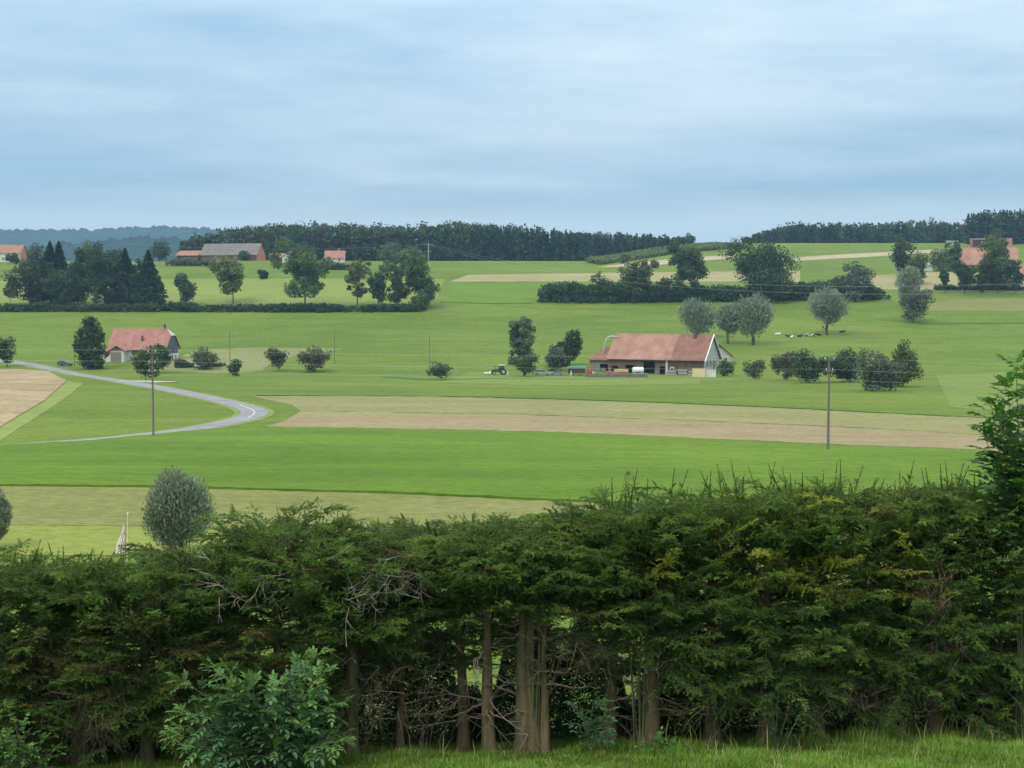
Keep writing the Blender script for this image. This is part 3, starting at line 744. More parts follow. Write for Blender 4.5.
# ------------------------------------------------------------------ buildings
M['tile'] = wall_mat('clay_tile', (0.35, 0.19, 0.14), 0.3, 0.3, 0.85, lines=(2, 0.32, 0.22))
M['tile_old'] = wall_mat('old_clay_tile', (0.25, 0.125, 0.092), 0.3, 0.6, 0.85, lines=(2, 0.32, 0.25))
M['tile_red'] = wall_mat('red_tile', (0.345, 0.165, 0.13), 0.3, 0.5, 0.85, lines=(2, 0.32, 0.2))
M['tile_orange'] = wall_mat('orange_tile', (0.35, 0.175, 0.118), 0.25, 0.5, 0.85, lines=(2, 0.32, 0.2))
M['tile_brown'] = wall_mat('brown_tile', (0.19, 0.165, 0.155), 0.2, 0.4, 0.85, lines=(2, 0.4, 0.15))
M['tile_grey'] = wall_mat('pale_grey_tile', (0.50, 0.48, 0.46), 0.12, 0.6, 0.8, lines=(2, 0.32, 0.2))
M['tile_dark'] = wall_mat('dark_tile', (0.11, 0.08, 0.075), 0.2, 0.6, 0.85, lines=(2, 0.32, 0.2))
M['wood_wall'] = wall_mat('timber_boards', (0.155, 0.10, 0.065), 0.3, 1.4, 0.85, (3, 3, 0.4), lines=(0, 0.28, 0.4))
M['wood_grey'] = wall_mat('weathered_boards', (0.24, 0.20, 0.165), 0.3, 1.4, 0.85, (3, 3, 0.4), lines=(0, 0.28, 0.35))
M['wood_dark'] = wall_mat('dark_boards', (0.085, 0.055, 0.045), 0.3, 1.4, 0.85, (3, 3, 0.4), lines=(0, 0.28, 0.35))
M['slate'] = wall_mat('slate_gable', (0.10, 0.115, 0.14), 0.2, 1.2, 0.7, lines=(2, 0.25, 0.3))
M['plaster'] = wall_mat('white_plaster', (0.62, 0.60, 0.57), 0.12, 0.5, 0.9)
M['plaster_grey'] = wall_mat('grey_plaster', (0.42, 0.42, 0.40), 0.12, 0.5, 0.9)
M['plaster_yellow'] = wall_mat('yellow_plaster', (0.66, 0.56, 0.30), 0.08, 0.5, 0.9)
M['brick'] = wall_mat('orange_brick', (0.48, 0.21, 0.12), 0.15, 0.6, 0.9)
M['stone'] = wall_mat('field_stone', (0.19, 0.175, 0.16), 0.35, 1.6, 0.95)
M['glass'] = flat_mat('window_glass', (0.035, 0.045, 0.055), 0.12, spec=0.6)
M['shutter'] = flat_mat('green_shutter', (0.05, 0.13, 0.14), 0.6)
M['white'] = flat_mat('white_paint', (0.78, 0.78, 0.76), 0.45)
M['steel'] = flat_mat('galvanised_steel', (0.50, 0.52, 0.54), 0.4, 0.3)
M['hole'] = flat_mat('dark_interior', (0.02, 0.018, 0.016), 0.95, spec=0.0)

def slab(g, poly, t, mi=0):
    P = np.array(poly, float); n = len(P); Q = P - (0, 0, t)
    V = np.concatenate([P, Q])
    g.add(V, [tuple(range(n))], mi=mi); g.add(V, [tuple(range(2 * n - 1, n - 1, -1))], mi=mi)
    g.add(V, [(i + n, (i + 1) % n + n, (i + 1) % n, i) for i in range(n)], mi=mi)
def holed_wall(g, x0, x1, z0, z1, y, th, holes=(), mi=0, axis='x'):
    xs = sorted({x0, x1, *[v for h in holes for v in h[:2] if x0 < v < x1]}); zs = sorted({z0, z1, *[v for h in holes for v in h[2:4] if z0 < v < z1]})
    for a, b in zip(xs, xs[1:]):
        for c, d in zip(zs, zs[1:]):
            mx, mz = (a + b) / 2, (c + d) / 2
            if any(h[0] < mx < h[1] and h[2] < mz < h[3] for h in holes): continue
            if axis == 'x': g.box((mx, y, mz), (b - a, th, d - c), mi=mi)
            else: g.box((y, mx, mz), (th, b - a, d - c), mi=mi)
def window(root, x, z, w, h, y, axis='x', sgn=-1, fm='white', shut=None):
    """frame, pane and shutters set in the wall plane at y; axis tells the wall direction"""
    f = Geo(); t = 0.09
    def bx(gg, cx, cz, dx, dz, dep, off):
        if axis == 'x': gg.box((cx, y + sgn * off, cz), (dx, dep, dz))
        else: gg.box((y + sgn * off, cx, cz), (dep, dx, dz))
    for s in (-1, 1):
        bx(f, x + s * (w / 2), z, t, h + t, 0.16, 0.03); bx(f, x, z + s * (h / 2), w - t, t, 0.16, 0.03)
    bx(f, x, z, 0.06, h - t, 0.1, 0.03)
    fo = f.build('window', M[fm], root)
    p = Geo(); bx(p, x, z, w - t * 0.9, h - t * 0.9, 0.04, 0.0); p.build('pane', M['glass'], fo)
    if shut:
        for s in (-1, 1):
            q = Geo(); bx(q, x + s * (w / 2 + 0.06 + w / 4), z, w / 2, h + 0.1, 0.05, 0.06); q.build('shutter', M[shut], fo)
def house(root, L, W, he, hr, wm, rm, ov=0.6, og=0.5, hipL=0.0, hipR=0.0, holes=(), holesR=(), gm=None, hm=None, ox=0.0, oy=0.0, names=('wall', 'roof'), split=None, th=0.3):
    tan = (hr - he) / (W / 2)
    g = Geo(); b = -0.8
    holed_wall(g, ox - L/2, ox + L/2, b, he, oy - W/2 + th/2, th, holes)
    g.build(names[0], M[wm], root); g = Geo()
    holed_wall(g, ox - L/2, ox + L/2, b, he, oy + W/2 - th/2, th)
    g.build(names[0], M[wm], root)
    for s, hip, hs in ((-1, hipL, ()), (1, hipR, holesR)):
        g = Geo(); x = ox + s * (L/2 - th/2 + 0.003)
        holed_wall(g, oy - W/2 + th, oy + W/2 - th, b, he - 0.01, x, th, hs, axis='y')
        zc = hr - hip * (hr - he) - 0.12; yh = (hr - zc) / tan
        if zc > he + 0.3:
            pts = [(oy - W/2 + 0.3, he - 0.01), (oy + W/2 - 0.3, he - 0.01), (oy + yh, zc), (oy - yh, zc)]
            V = [(x - th/2, p, q) for p, q in pts] + [(x + th/2, p, q) for p, q in pts]
            g.add(V, [(0, 1, 2, 3), (7, 6, 5, 4)]); g.add(V, [(i, i + 4, (i + 1) % 4 + 4, (i + 1) % 4) for i in range(4)])
        g.build('gable_wall', M[gm or wm], root)
    xl, xr = ox - L/2 - og, ox + L/2 + og; ze = he - ov * tan; ye = W/2 + ov
    def prof(s):
        pl = [(xl, oy - s * ye, ze), (xr, oy - s * ye, ze)]
        for hip, xx, sg in ((hipR, xr, -1), (hipL, xl, 1)):
            zh, yh, xi = hr - hip * (hr - he), hip * W/2, hip * W/2 * 0.9
            a, c = (xx, oy - s * yh, zh), (xx + sg * xi, oy, hr)
            if hip == 0: pl.append(c)
            else: pl += ([a, c] if sg == -1 else [c, a])
        return pl if s > 0 else pl[::-1]
    def lift(p): return [(a, bb, c + 0.14) for a, bb, c in p]
    if split is None:
        g = Geo(); slab(g, lift(prof(1)), 0.2); slab(g, lift(prof(-1)), 0.2); ro = g.build(names[1], M[rm], root)
    else:
        xs, m2, lab = split
        for lo, hi, mm in ((xl, xs, rm), (xs, xr, m2)):
            g = Geo()
            for s in (1, -1):
                q = [(lo, oy - s * ye, ze), (hi, oy - s * ye, ze), (hi, oy, hr), (lo, oy, hr)]
                slab(g, lift(q if s > 0 else q[::-1]), 0.2 if mm == rm else 0.205)
            ro = g.build(names[1], M[mm], root)
            if mm == m2: ro['label'] = lab
    for hip, xx, sg in ((hipR, xr, -1), (hipL, xl, 1)):
        if hip:
            zh, yh, xi = hr - hip * (hr - he), hip * W/2, hip * W/2 * 0.9
            g = Geo(); p = [(xx, oy - yh, zh), (xx, oy + yh, zh), (xx + sg * xi, oy, hr)]
            slab(g, lift(p if sg == -1 else p[::-1]), 0.19); g.build('hip_roof', M[hm or rm], root)
    return ro
def chimney(root, x, y, z0, z1, w=0.7, m='brick'):
    g = Geo(); g.box((x, y, (z0 + z1) / 2), (w, w, z1 - z0)); g.box((x, y, z1 + 0.06), (w + 0.16, w + 0.16, 0.12)); g.build('chimney', M[m], root)
def front_loc(px, base, depth, rz, D=None):
    x, y, z = at(px, D) if D else ground(px, base)
    return (x - math.sin(rz) * depth / 2, y + math.cos(rz) * depth / 2, z)

# main barn
rz = R(-27)
L0, W0 = 28.2, 13.0
barn = thing('farm_barn', 'long farm barn with two tone red tiled roof, timber front and pale grey gable', 'barn', front_loc(655.5, 374.0, W0, rz), rz)
hl = [(-13.3, -11.2, 0.0, 2.0), (-9.0, -6.2, 0.0, 2.4), (-3.6, -0.2, 0.0, 3.4), (1.2, 2.8, 0.0, 2.2)]
house(barn, L0, W0, 4.7, 10.9, 'wood_wall', 'tile', 0.8, 0.5, holes=hl, gm='plaster_grey', split=(4.6, 'tile_old', 'roof section of darker older tiles'))
g = Geo()
holed_wall(g, -L0/2 + 0.1, 2.9, -0.8, 1.2, -W0/2 - 0.03, 0.08, [h for h in hl] + [(-11.2, -9.0, 0, 0.02)])
g.build('stone_base', M['stone'], barn)
g = Geo(); g.box((3.35, -W0/2 - 0.1, 1.9), (0.5, 0.22, 5.4)); g.build('pillar', M['plaster'], barn)
g = Geo()
for x in np.arange(4.2, 13.6, 2.3): g.box((x, -W0/2 - 0.06, 2.3), (0.18, 0.12, 4.6))
g.box((8.9, -W0/2 - 0.05, 2.5), (9.6, 0.1, 0.2)); g.build('timber_frame', M['wood_dark'], barn)
g = Geo(); g.box((4.9, -W0/2 - 0.09, 1.05), (1.1, 0.1, 2.1)); d = g.build('door', M['plaster_yellow'], barn)
g = Geo(); g.box((4.9, -W0/2 - 0.15, 1.5), (0.6, 0.04, 0.7)); g.build('pane', M['glass'], d)
g = Geo(); g.box((0, 0, -0.1), (L0 - 0.8, W0 - 0.8, 0.2)); g.build('barn_floor', M['hole'], barn)
for y, z, w in ((-3.2, 3.0, 1.0), (0.0, 3.0, 1.2), (3.0, 3.0, 1.0), (0.0, 6.6, 0.9)):
    window(barn, y, z, w, 1.5, L0/2 + 0.02, 'y', 1, 'white', 'shutter' if z < 5 else None)
chimney(barn, 9.6, -0.9, 9.4, 12.0, 0.8, 'tile_dark')
g = Geo()
for s in (1, -1):
    slab(g, [(L0/2 + 0.5, -s * (W0/2 + 0.8), 3.98), (L0/2 + 0.78, -s * (W0/2 + 0.8), 3.98), (L0/2 + 0.78, 0, 11.08), (L0/2 + 0.5, 0, 11.08)][::s], 0.3)
g.build('verge_board', M['white'], barn)
house(barn, 6.4, 9.0, 3.9, 7.0, 'wood_grey', 'tile_old', 0.6, 0.5, hipL=0.95, holes=[(-17.6 + .2, -14.9, 0.0, 2.4)], ox=-L0/2 - 3.3, oy=-0.6, names=('annex_wall', 'annex_roof'))
g = Geo(); g.box((-L0/2 - 3.3, 0, 0.02), (5.4, 7, 0.1)); g.build('annex_floor', M['hole'], barn)
gw = thing('farmhouse', 'small white farmhouse with dark roof tucked behind the barn gable', 'house', front_loc(720, 371, 9, R(-6), D=413), R(84))
house(gw, 9, 7.4, 2.8, 6.0, 'plaster_grey', 'tile_dark', 0.7, 0.7)
chimney(gw, 1.5, 1.6, 5.0, 7.4, 0.7, 'brick')
window(gw, 1.8, 1.6, 1.0, 1.3, -4.5 - 0.02, 'y', -1); window(gw, -1.8, 1.6, 1.0, 1.3, -4.5 - 0.02, 'y', -1)
# yellow wall block in front of the gable
c = ground(703.5, 377.2)
yw = thing('garden_wall', 'pale yellow plastered wall block at the foot of the barn gable', 'wall', c, R(-14))
g = Geo(); g.box((-1.2, 0, 0.9), (3.4, 0.5, 2.6)); g.box((-1.2, 0, 2.24), (3.6, 0.66, 0.1)); g.build('wall_block', M['plaster_yellow'], yw)
g = Geo(); g.box((1.9, 0.5, 0.75), (2.6, 0.4, 2.3)); g.box((1.9, 0.5, 1.94), (2.76, 0.56, 0.1)); g.build('wall', M['plaster'], yw)['label'] = 'paler lower wall section'
c = ground(617, 377.6)
sw = thing('stone_wall', 'low grey stone retaining wall in front of the farm yard', 'wall', c, R(-3))
g = Geo(); rr = random.Random(4)
for r_ in range(3):
    x = -8.2
    while x < 8.0:
        w = rr.uniform(0.5, 1.1); w = min(w, 8.0 - x)
        if w > .1: g.box((x + w / 2, rr.uniform(-.04, .04), -0.2 + r_ * 0.42 + 0.2), (w - 0.03, 0.5, 0.40))
        x += w
g.build('stones', M['stone'], sw)

# small farm on the left
rz = R(-5)
lf = thing('farmhouse', 'small red roofed farmhouse with dark slate gable and brown porch doors', 'house', front_loc(137, 361.5, 12, rz), rz)
house(lf, 17.6, 12, 4.2, 9.6, 'plaster', 'tile_red', 0.8, 0.5, hipR=0.36, gm='slate', hm='tile_grey')
g = Geo(); holed_wall(g, -5.9, 5.9, -0.8, 2.2, 8.84, 0.1, [(-4.2, -3.0, 0, 1.7), (-0.8, 0.8, 0, 1.9), (2.6, 3.6, 0.4, 1.6)], axis='y'); g.build('white_base', M['plaster'], lf)
for x in (-0.2, 1.5, 3.2, 5.0): window(lf, x, 2.9, 1.2, 1.1, -6.02, 'x', -1, 'wood_dark')
window(lf, 0.5, 3.4, 0.8, 1.2, 8.83, 'y', 1, 'slate')
g = Geo(); g.box((2.4, -6.06, 2.9), (7.8, 0.1, 1.7)); g.build('dark_cladding', M['slate'], lf)
house(lf, 4.2, 2.6, 3.3, 3.31, 'plaster', 'tile_red', 0.1, 0.1, ox=-5.2, oy=-7.3, names=('porch_wall', 'porch_ceiling'))
g = Geo()
for s in (1, -1):
    q = [(-5.2 + s * 2.7, -9.0, 3.25), (-5.2 + s * 2.7, -5.0, 3.25), (-5.2, -5.0, 4.9), (-5.2, -9.0, 4.9)]
    slab(g, q if s > 0 else q[::-1], 0.18)
g.build('porch_roof', M['tile_red'], lf)
g = Geo(); V = [(-7.3, -8.7, 3.32), (-3.1, -8.7, 3.32), (-5.2, -8.7, 4.62)]; g.add(V, [(0, 1, 2)]); g.build('porch_gable', M['wood_dark'], lf)
g = Geo(); g.box((-5.5, -8.68, 1.45), (3.2, 0.12, 2.9)); g.build('porch_door', M['wood_grey'], lf)
chimney(lf, 1.0, -3.9, 5.2, 7.6, 0.5, 'tile_dark'); chimney(lf, 6.6, 0.2, 8.6, 10.9, 0.5, 'tile_dark')
g = Geo(); g.box((-8.3, -7.0, 1.2), (2.4, 2.6, 3.0)); g.build('side_annex', M['plaster'], lf)
g = Geo(); slab(g, [(-9.9, -8.8, 2.75), (-7.0, -8.8, 2.75), (-7.0, -5.4, 3.9), (-9.9, -5.4, 3.9)], 0.16); g.build('annex_roof', M['tile_red'], lf)

# buildings on the upper plateau
def far_house(name, label, px, base, depth, rzd, D, L, he, hr, wm, rm, **kw):
    rz = R(rzd); t = thing(name, label, kw.pop('cat', 'house'), front_loc(px, base, depth, rz, D), rz)
    win = kw.pop('win', ()); ch = kw.pop('ch', None); wz = kw.pop('wz', None) or he * 0.5
    house(t, L, depth, he, hr, wm, rm, **kw)
    for x in win: window(t, x, wz, 1.1, 1.4, -depth/2 - 0.02)
    if ch: chimney(t, ch[0], ch[1], hr - 2.0, hr + 1.2, 0.9)
    return t
far_house('farmhouse', 'white walled farmhouse with orange roof and brick gable at the far edge', 4, 267, 12, 2, 775, 19, 5.4, 9.6, 'plaster', 'tile_orange', gm='brick', win=(-6, -3, 0, 3, 6), wz=1.8)
b = far_house('barn', 'long barn with weathered brown roof and orange brick gable', 229, 262, 13, -13, 795, 34, 3.6, 9.8, 'wood_wall', 'tile_brown', cat='barn', gm='brick', win=(-8, 4), wz=1.9)
for y in (-2.4, 2.4): window(b, y, 4.6, 0.9, 1.3, 17.02, 'y', 1)
far_house('farm_shed', 'low shed with pale red roof attached beside the long brown barn', 188, 262, 9, -13, 800, 13, 3.4, 5.9, 'wood_wall', 'tile_orange', cat='shed')
far_house('farmhouse', 'little house with red roof and pale walls on the plateau beside the oak', 335, 268, 9, 4, 770, 10.5, 2.6, 6.4, 'plaster', 'tile_orange', win=(-3, 2.5), ch=(2, 1))
far_house('farm_shed', 'small red roofed shed between orange gable and oak', 278, 264, 7, 6, 785, 8, 2.0, 4.2, 'wood_wall', 'tile_orange', cat='shed')
far_house('farmhouse', 'grey walled outbuilding with red roof mostly hidden behind the oak crown', 299, 268, 8, 80, 765, 8, 3.0, 6.0, 'plaster', 'tile_orange')
f = far_house('farmhouse', 'large farmhouse under a huge red roof on the upper slope', 986.5, 263, 17, -18, 700, 28.5, 3.6, 11.9, 'wood_grey', 'tile', hipL=0.15, hipR=0.15, win=(-9, -5, 0, 5, 9), wz=1.7)
chimney(f, -9.5, 1.0, 10.5, 13.0, 0.9, 'brick')
f2 = far_house('farmhouse', 'dark timbered house with red roof rising behind the huge red roof', 990, 260, 12, -18, 735, 20, 9.0, 14.4, 'wood_dark', 'tile_old', ov=0.5)
g = Geo(); g.box((-3.6, -6.5, 11.6), (11.0, 1.6, 3.6)); d = g.build('dormer', M['wood_dark'], f2)
g = Geo(); slab(g, [(-9.4, -7.7, 13.5), (2.2, -7.7, 13.5), (2.2, 0.2, 14.7), (-9.4, 0.2, 14.7)], 0.2); g.build('dormer_roof', M['tile_dark'], d)
for x in (-4.6, -2.6): window(f2, x, 11.9, 0.6, 1.6, -7.32)
far_house('farmhouse', 'small end house with orange roof past the huge red roof', 1026, 262, 9, -20, 655, 10, 3.4, 7.6, 'plaster', 'tile_orange', win=(-2, 2))
far_house('garden_shed', 'white shed with grey lid roof beside the round green tree', 928.5, 271, 4, -18, None, 4.6, 2.6, 3.7, 'plaster', 'tile_grey', cat='shed', ov=0.3, og=0.2)
far_house('field_barn', 'tiny pale roofed barn at the foot of the crest wood', 951, 244.5, 5, -15, 1010, 7.5, 1.3, 2.6, 'wood_wall', 'tile_brown', cat='barn')

# ------------------------------------------------------------------ vehicles and farm clutter
M['rubber'] = flat_mat('rubber', (0.025, 0.025, 0.025), 0.8)
M['car_dark'] = flat_mat('blue_grey_car', (0.07, 0.09, 0.13), 0.3, 0.3)
M['car_silver'] = flat_mat('silver_car', (0.52, 0.54, 0.56), 0.3, 0.4)
M['car_blue'] = flat_mat('pale_blue_car', (0.25, 0.30, 0.37), 0.3, 0.3)
M['red'] = flat_mat('red_machine', (0.50, 0.045, 0.03), 0.45)
M['orange'] = flat_mat('orange_red', (0.42, 0.10, 0.05), 0.5)
M['green'] = flat_mat('tractor_green', (0.03, 0.11, 0.05), 0.4)
M['tarp'] = flat_mat('turquoise_tarp', (0.12, 0.33, 0.29), 0.5)
M['hay'] = wall_mat('hay', (0.55, 0.43, 0.22), 0.3, 3, 0.95)

def wheel(root, x, y, r, w, z=None):
    g = Geo(); g.tube([(x, y - w/2, z or r), (x, y + w/2, z or r)], r, 16); o = g.build('wheel', M['rubber'], root)
    g = Geo(); g.tube([(x, y - w/2 - 0.02, z or r), (x, y + w/2 + 0.02, z or r)], r * 0.55, 12); g.build('rim', M['steel'], o)
def car(label, px, base, rz, mat, s=1.0, est=False, group='parked cars'):
    t = thing('parked_car', label, 'car', ground(px, base), rz, group); t.scale = (s, s, s)
    g = Geo()
    g.prism([(-2.1, .32), (2.1, .32), (2.15, .62), (2.0, .78), (1.0, .93), (-1.7 if est else -1.35, .98), (-2.05, .92), (-2.12, .6)], -.85, .85)
    rp = [(-1.75, .98), (-1.55, 1.42), (.05, 1.47), (.95, .94)] if est else [(-1.4, .98), (-.85, 1.4), (.1, 1.44), (.95, .94)]
    body = g.build('body', M[mat], t)
    g = Geo()
    x0, x1 = rp[1][0], rp[2][0]
    V = [(p, sy * (.78 if z < 1.2 else .62), z) for sy in (-1, 1) for p, z in rp]
    g.add(V, [(0, 1, 2, 3), (7, 6, 5, 4), (0, 4, 5, 1), (3, 2, 6, 7)]); g.build('windows', M['glass'], t)
    g = Geo(); g.box(((x0 + x1) / 2, 0, 1.46), (x1 - x0 + .1, 1.3, .06)); g.build('roof', M[mat], t)
    for x in (-1.3, 1.3):
        for y in (-.78, .78): wheel(t, x, y, .32, .2)
    for y in (-.6, .6):
        g = Geo(); g.box((2.12, y, .7), (.08, .32, .14)); g.build('headlight', M['white'], t)
    return t
car('dark blue grey car parked on the grass by the egg shaped tree', 65, 365.6, R(-12), 'car_dark', 1.0, True)
car('silver estate car parked beyond the tall narrow airy tree', 542, 375.4, R(4), 'car_silver', 1.08, True)
car('pale blue small car parked next to the silver estate car', 557, 375.2, R(186), 'car_blue', 0.9)
car('white car half hidden behind the plum coloured bush', 196.5, 367.4, R(170), 'white', 1.05, True)
# tractor
t = thing('tractor', 'green tractor with white cab roof standing in the meadow', 'tractor', ground(500, 374.8), R(186))
g = Geo(); g.prism([(.2, .8), (2.3, .75), (2.35, 1.35), (2.1, 1.5), (.2, 1.6)], -.42, .42); g.box((-.5, 0, .9), (1.8, .7, .5)); g.build('hood', M['green'], t)
g = Geo()
for x in (-1.2, .35):
    for y in (-.7, .7): g.tube([(x, y, 1.0), (x * .92, y * .95, 2.55)], .05, 6)
g.build('cab_frame', M['green'], t)
g = Geo(); g.box((-.43, 0, 1.9), (1.4, 1.25, 1.1)); g.build('cab_glass', M['glass'], t)
g = Geo(); g.box((-.4, 0, 2.62), (1.8, 1.55, .16)); g.build('cab_roof', M['white'], t)
for y in (-.85, .85): wheel(t, -.8, y, .85, .45); wheel(t, 1.75, y, .5, .3)
g = Geo(); g.tube([(1.3, .3, 1.5), (1.3, .3, 2.3)], .05, 8); g.build('exhaust', M['rubber'], t)
g = Geo(); g.box((3.4, 0, .55), (1.7, 2.0, .3)); g.box((2.7, 0, .7), (.3, 1.2, .5)); g.build('front_mower', M['white'], t)
# covered trailer
t = thing('farm_trailer', 'dark covered trailer with pale turquoise tarpaulin roof near the red machine', 'trailer', ground(576.5, 375.2), R(-4))
g = Geo(); g.box((0, 0, 1.25), (4.6, 2.2, 1.3)); g.box((0, 0, .62), (4.8, 1.0, .16)); g.build('box', M['wood_dark'], t)
g = Geo(); g.prism([(-2.45, 1.92), (2.45, 1.92), (2.45, 2.3), (1.2, 2.5), (-1.2, 2.5), (-2.45, 2.3)], -1.2, 1.2); g.build('tarpaulin', M['tarp'], t)
g = Geo(); g.tube([(2.3, 0, .6), (4.0, 0, .5)], .07, 6); g.build('drawbar', M['steel'], t)
for x in (-1.1, 1.1):
    for y in (-.95, .95): wheel(t, x, y, .45, .25)
# red loader by the annex
t = thing('farm_loader', 'small bright red farm loader standing beside the barn annex', 'loader', ground(590, 375.5), R(70))
g = Geo(); g.prism([(-1.1, .5), (1.1, .5), (1.2, 1.2), (.2, 1.35), (-1.1, 1.3)], -.6, .6); g.build('body', M['red'], t)
g = Geo()
for y in (-.5, .5): g.tube([(-.7, y, 1.2), (-.6, y, 2.4)], .05, 6); g.tube([(.2, y, 1.3), (.1, y, 2.4)], .05, 6)
g.box((-.25, 0, 2.44), (1.0, 1.2, .1)); g.build('cab_frame', M['red'], t)
g = Geo()
for y in (-.55, .55): g.tube([(-.2, y, 1.5), (1.2, y, 1.3), (1.9, y, .5)], .07, 6)
g.build('lift_arms', M['red'], t)
g = Geo(); g.prism([(1.8, .15), (2.5, .15), (2.0, .75)], -.8, .8); g.build('bucket', M['steel'], t)
for x in (-.75, .75):
    for y in (-.68, .68): wheel(t, x, y, .42, .28)
# loaded trailer, white tank and timber in the yard
t = thing('flatbed_trailer', 'orange red flatbed trailer loaded with pale hay in the yard', 'trailer', ground(617, 375.6), R(-6))
g = Geo(); g.box((0, 0, .9), (6.4, 2.2, .35)); g.build('bed', M['orange'], t)
g = Geo(); g.box((-3.1, 0, 1.5), (.12, 2.1, .9)); g.build('headboard', M['orange'], t)
g = Geo()
for i, x in enumerate((-.2, 1.1, 2.4)): g.box((x, 0, 1.36 + .03 * (i % 2)), (1.24, 1.9, .6))
g.build('hay_bales', M['hay'], t)
for x in (-1.9, 1.9):
    for y in (-.95, .95): wheel(t, x, y, .42, .25)
t = thing('water_tank', 'white tank wagon standing before the open barn front', 'tank', ground(638, 375.0), R(5))
g = Geo(); g.tube([(-1.55, 0, 1.35), (-1.4, 0, 1.35), (1.4, 0, 1.35), (1.55, 0, 1.35)], [.55, .8, .8, .55], 16); g.build('tank', M['white'], t)
g = Geo(); g.box((0, 0, .5), (3.0, 1.0, .18)); g.tube([(1.5, 0, .5), (2.6, 0, .45)], .06, 6); g.build('chassis', M['steel'], t)
for y in (-.75, .75): wheel(t, 0, y, .42, .25)
g = Geo(); g.tube([(0, 0, 2.1), (0, 0, 2.3)], .25, 10); g.build('hatch', M['steel'], t)
t = thing('timber_stack', 'grey stack of boards leaning along the dark timber wall', 'timber', ground(684, 374.9), R(-20))
rr = random.Random(8)
for k in range(3):
    for j in range(4):
        g = Geo(); g.box((-3.2 + k * 3.0 + rr.uniform(-.2, .2), -.2 + rr.uniform(-.1, .1), .18 + j * .36), (2.7, .9, .3)); g.build('board', M['wood_grey' if (k + j) % 2 else 'plaster_grey'], t)
t = thing('blower_pipe', 'tall curved grey metal blower pipe rising over the annex roof', 'pipe', ground(603.5, 372, 40), 0)
g = Geo(); g.tube([(0, 4, 0), (0, 4, 4), (.5, 4, 7.6), (1.3, 4, 9.6), (2.2, 4, 10.0), (4.2, 4, 9.9)], .17, 8); g.build('pipe', M['steel'], t)
g = Geo(); g.box((0, 4, .5), (1.2, 1.2, 1.0)); g.build('blower', M['steel'], t)
# fence posts along the meadow edge
fg = 'posts of the meadow fence by the airy tree'
post0 = None
for i, (px, lab) in enumerate(((508, 'short yellow marker post beside the parked tractor'), (571, 'pale post in front of the covered trailer'), (593, 'white post at the yard wall end'))):
    t = thing('post', lab, 'post', ground(px, 376.2), 0)
    g = Geo(); g.tube([(0, 0, -.2), (0, 0, 1.3)], .13, 8); g.build('shaft', M['plaster_yellow' if i == 0 else 'white'], t)
    g = Geo(); g.tube([(0, 0, 1.3), (0, 0, 1.42)], [.16, .06], 8); g.build('cap', M['plaster_yellow' if i == 0 else 'white'], t)

# ------------------------------------------------------------------ cattle
def cow_mesh(lying):
    me = bpy.data.meshes.new('cow')
    dz = -0.62 if lying else 0
    v = [(-.75, 0, 1.12 + dz), (-.2, 0, 1.05 + dz), (.4, 0, 1.1 + dz), (.78, 0, 1.22 + dz), (1.05, 0, 1.42 + dz), (1.3, 0, 1.40 + dz), (1.55, 0, 1.22 + dz)]
    r = [.28, .36, .34, .24, .16, .15, .09]
    e = [(i, i + 1) for i in range(6)]
    for sx, b in ((.6, 2), (-.72, 0)):
        for sy in (-1, 1):
            k = len(v)
            if lying: v += [(sx, sy * .3, .32), (sx + .35, sy * .42, .14), (sx - .05, sy * .45, .08)]
            else: v += [(sx, sy * .22, .8), (sx + (.03 if sx > 0 else -.05), sy * .22, .42), (sx, sy * .22, .04)]
            r += [.15, .075, .06]; e += [(b, k), (k, k + 1), (k + 1, k + 2)]
    k = len(v); v += [(-1.02, 0, 1.2 + dz), (-1.1, 0, .75 + dz * .6)]; r += [.04, .03]; e += [(0, k), (k, k + 1)]
    for sy in (-1, 1):
        k = len(v); v += [(1.25, sy * .2, 1.5 + dz)]; r += [.05]; e += [(5, k)]
    me.from_pydata(v, e, [])
    o = bpy.data.objects.new('cow', me); COL.objects.link(o)
    md = o.modifiers.new('skin', 'SKIN'); md.use_smooth_shade = True
    for i, q in enumerate(r):
        me.skin_vertices[0].data[i].radius = (q, q); me.skin_vertices[0].data[i].use_root = (i == 0)
    o.modifiers.new('sub', 'SUBSURF').levels = 1; o.modifiers['sub'].render_levels = 1
    bpy.context.view_layer.update()
    m2 = bpy.data.meshes.new_from_object(o.evaluated_get(bpy.context.evaluated_depsgraph_get()))
    bpy.data.objects.remove(o); return m2
def cow_mat(name, a, b, lo):
    m, nt, out = new_mat(name); tc = N(nt, 'ShaderNodeTexCoord')
    n1 = noise(nt, tc.outputs['Object'], 1.6, 2, 0.4)
    c = mixc(nt, ramp(nt, n1, lo, lo + 0.03), a, b)
    p = N(nt, 'ShaderNodeBsdfPrincipled'); p.inputs['Roughness'].default_value = 0.8
    nt.links.new(c, p.inputs['Base Color']); nt.links.new(p.outputs[0], out.inputs[0]); return m
CM = dict(w=cow_mat('white_hide', (0.03, 0.03, 0.03), (0.75, 0.73, 0.68), 0.3), k=cow_mat('black_hide', (0.022, 0.02, 0.02), (0.6, 0.6, 0.56), 0.68),
          p=cow_mat('pied_hide', (0.022, 0.02, 0.02), (0.72, 0.70, 0.66), 0.5))
CMESH = {}
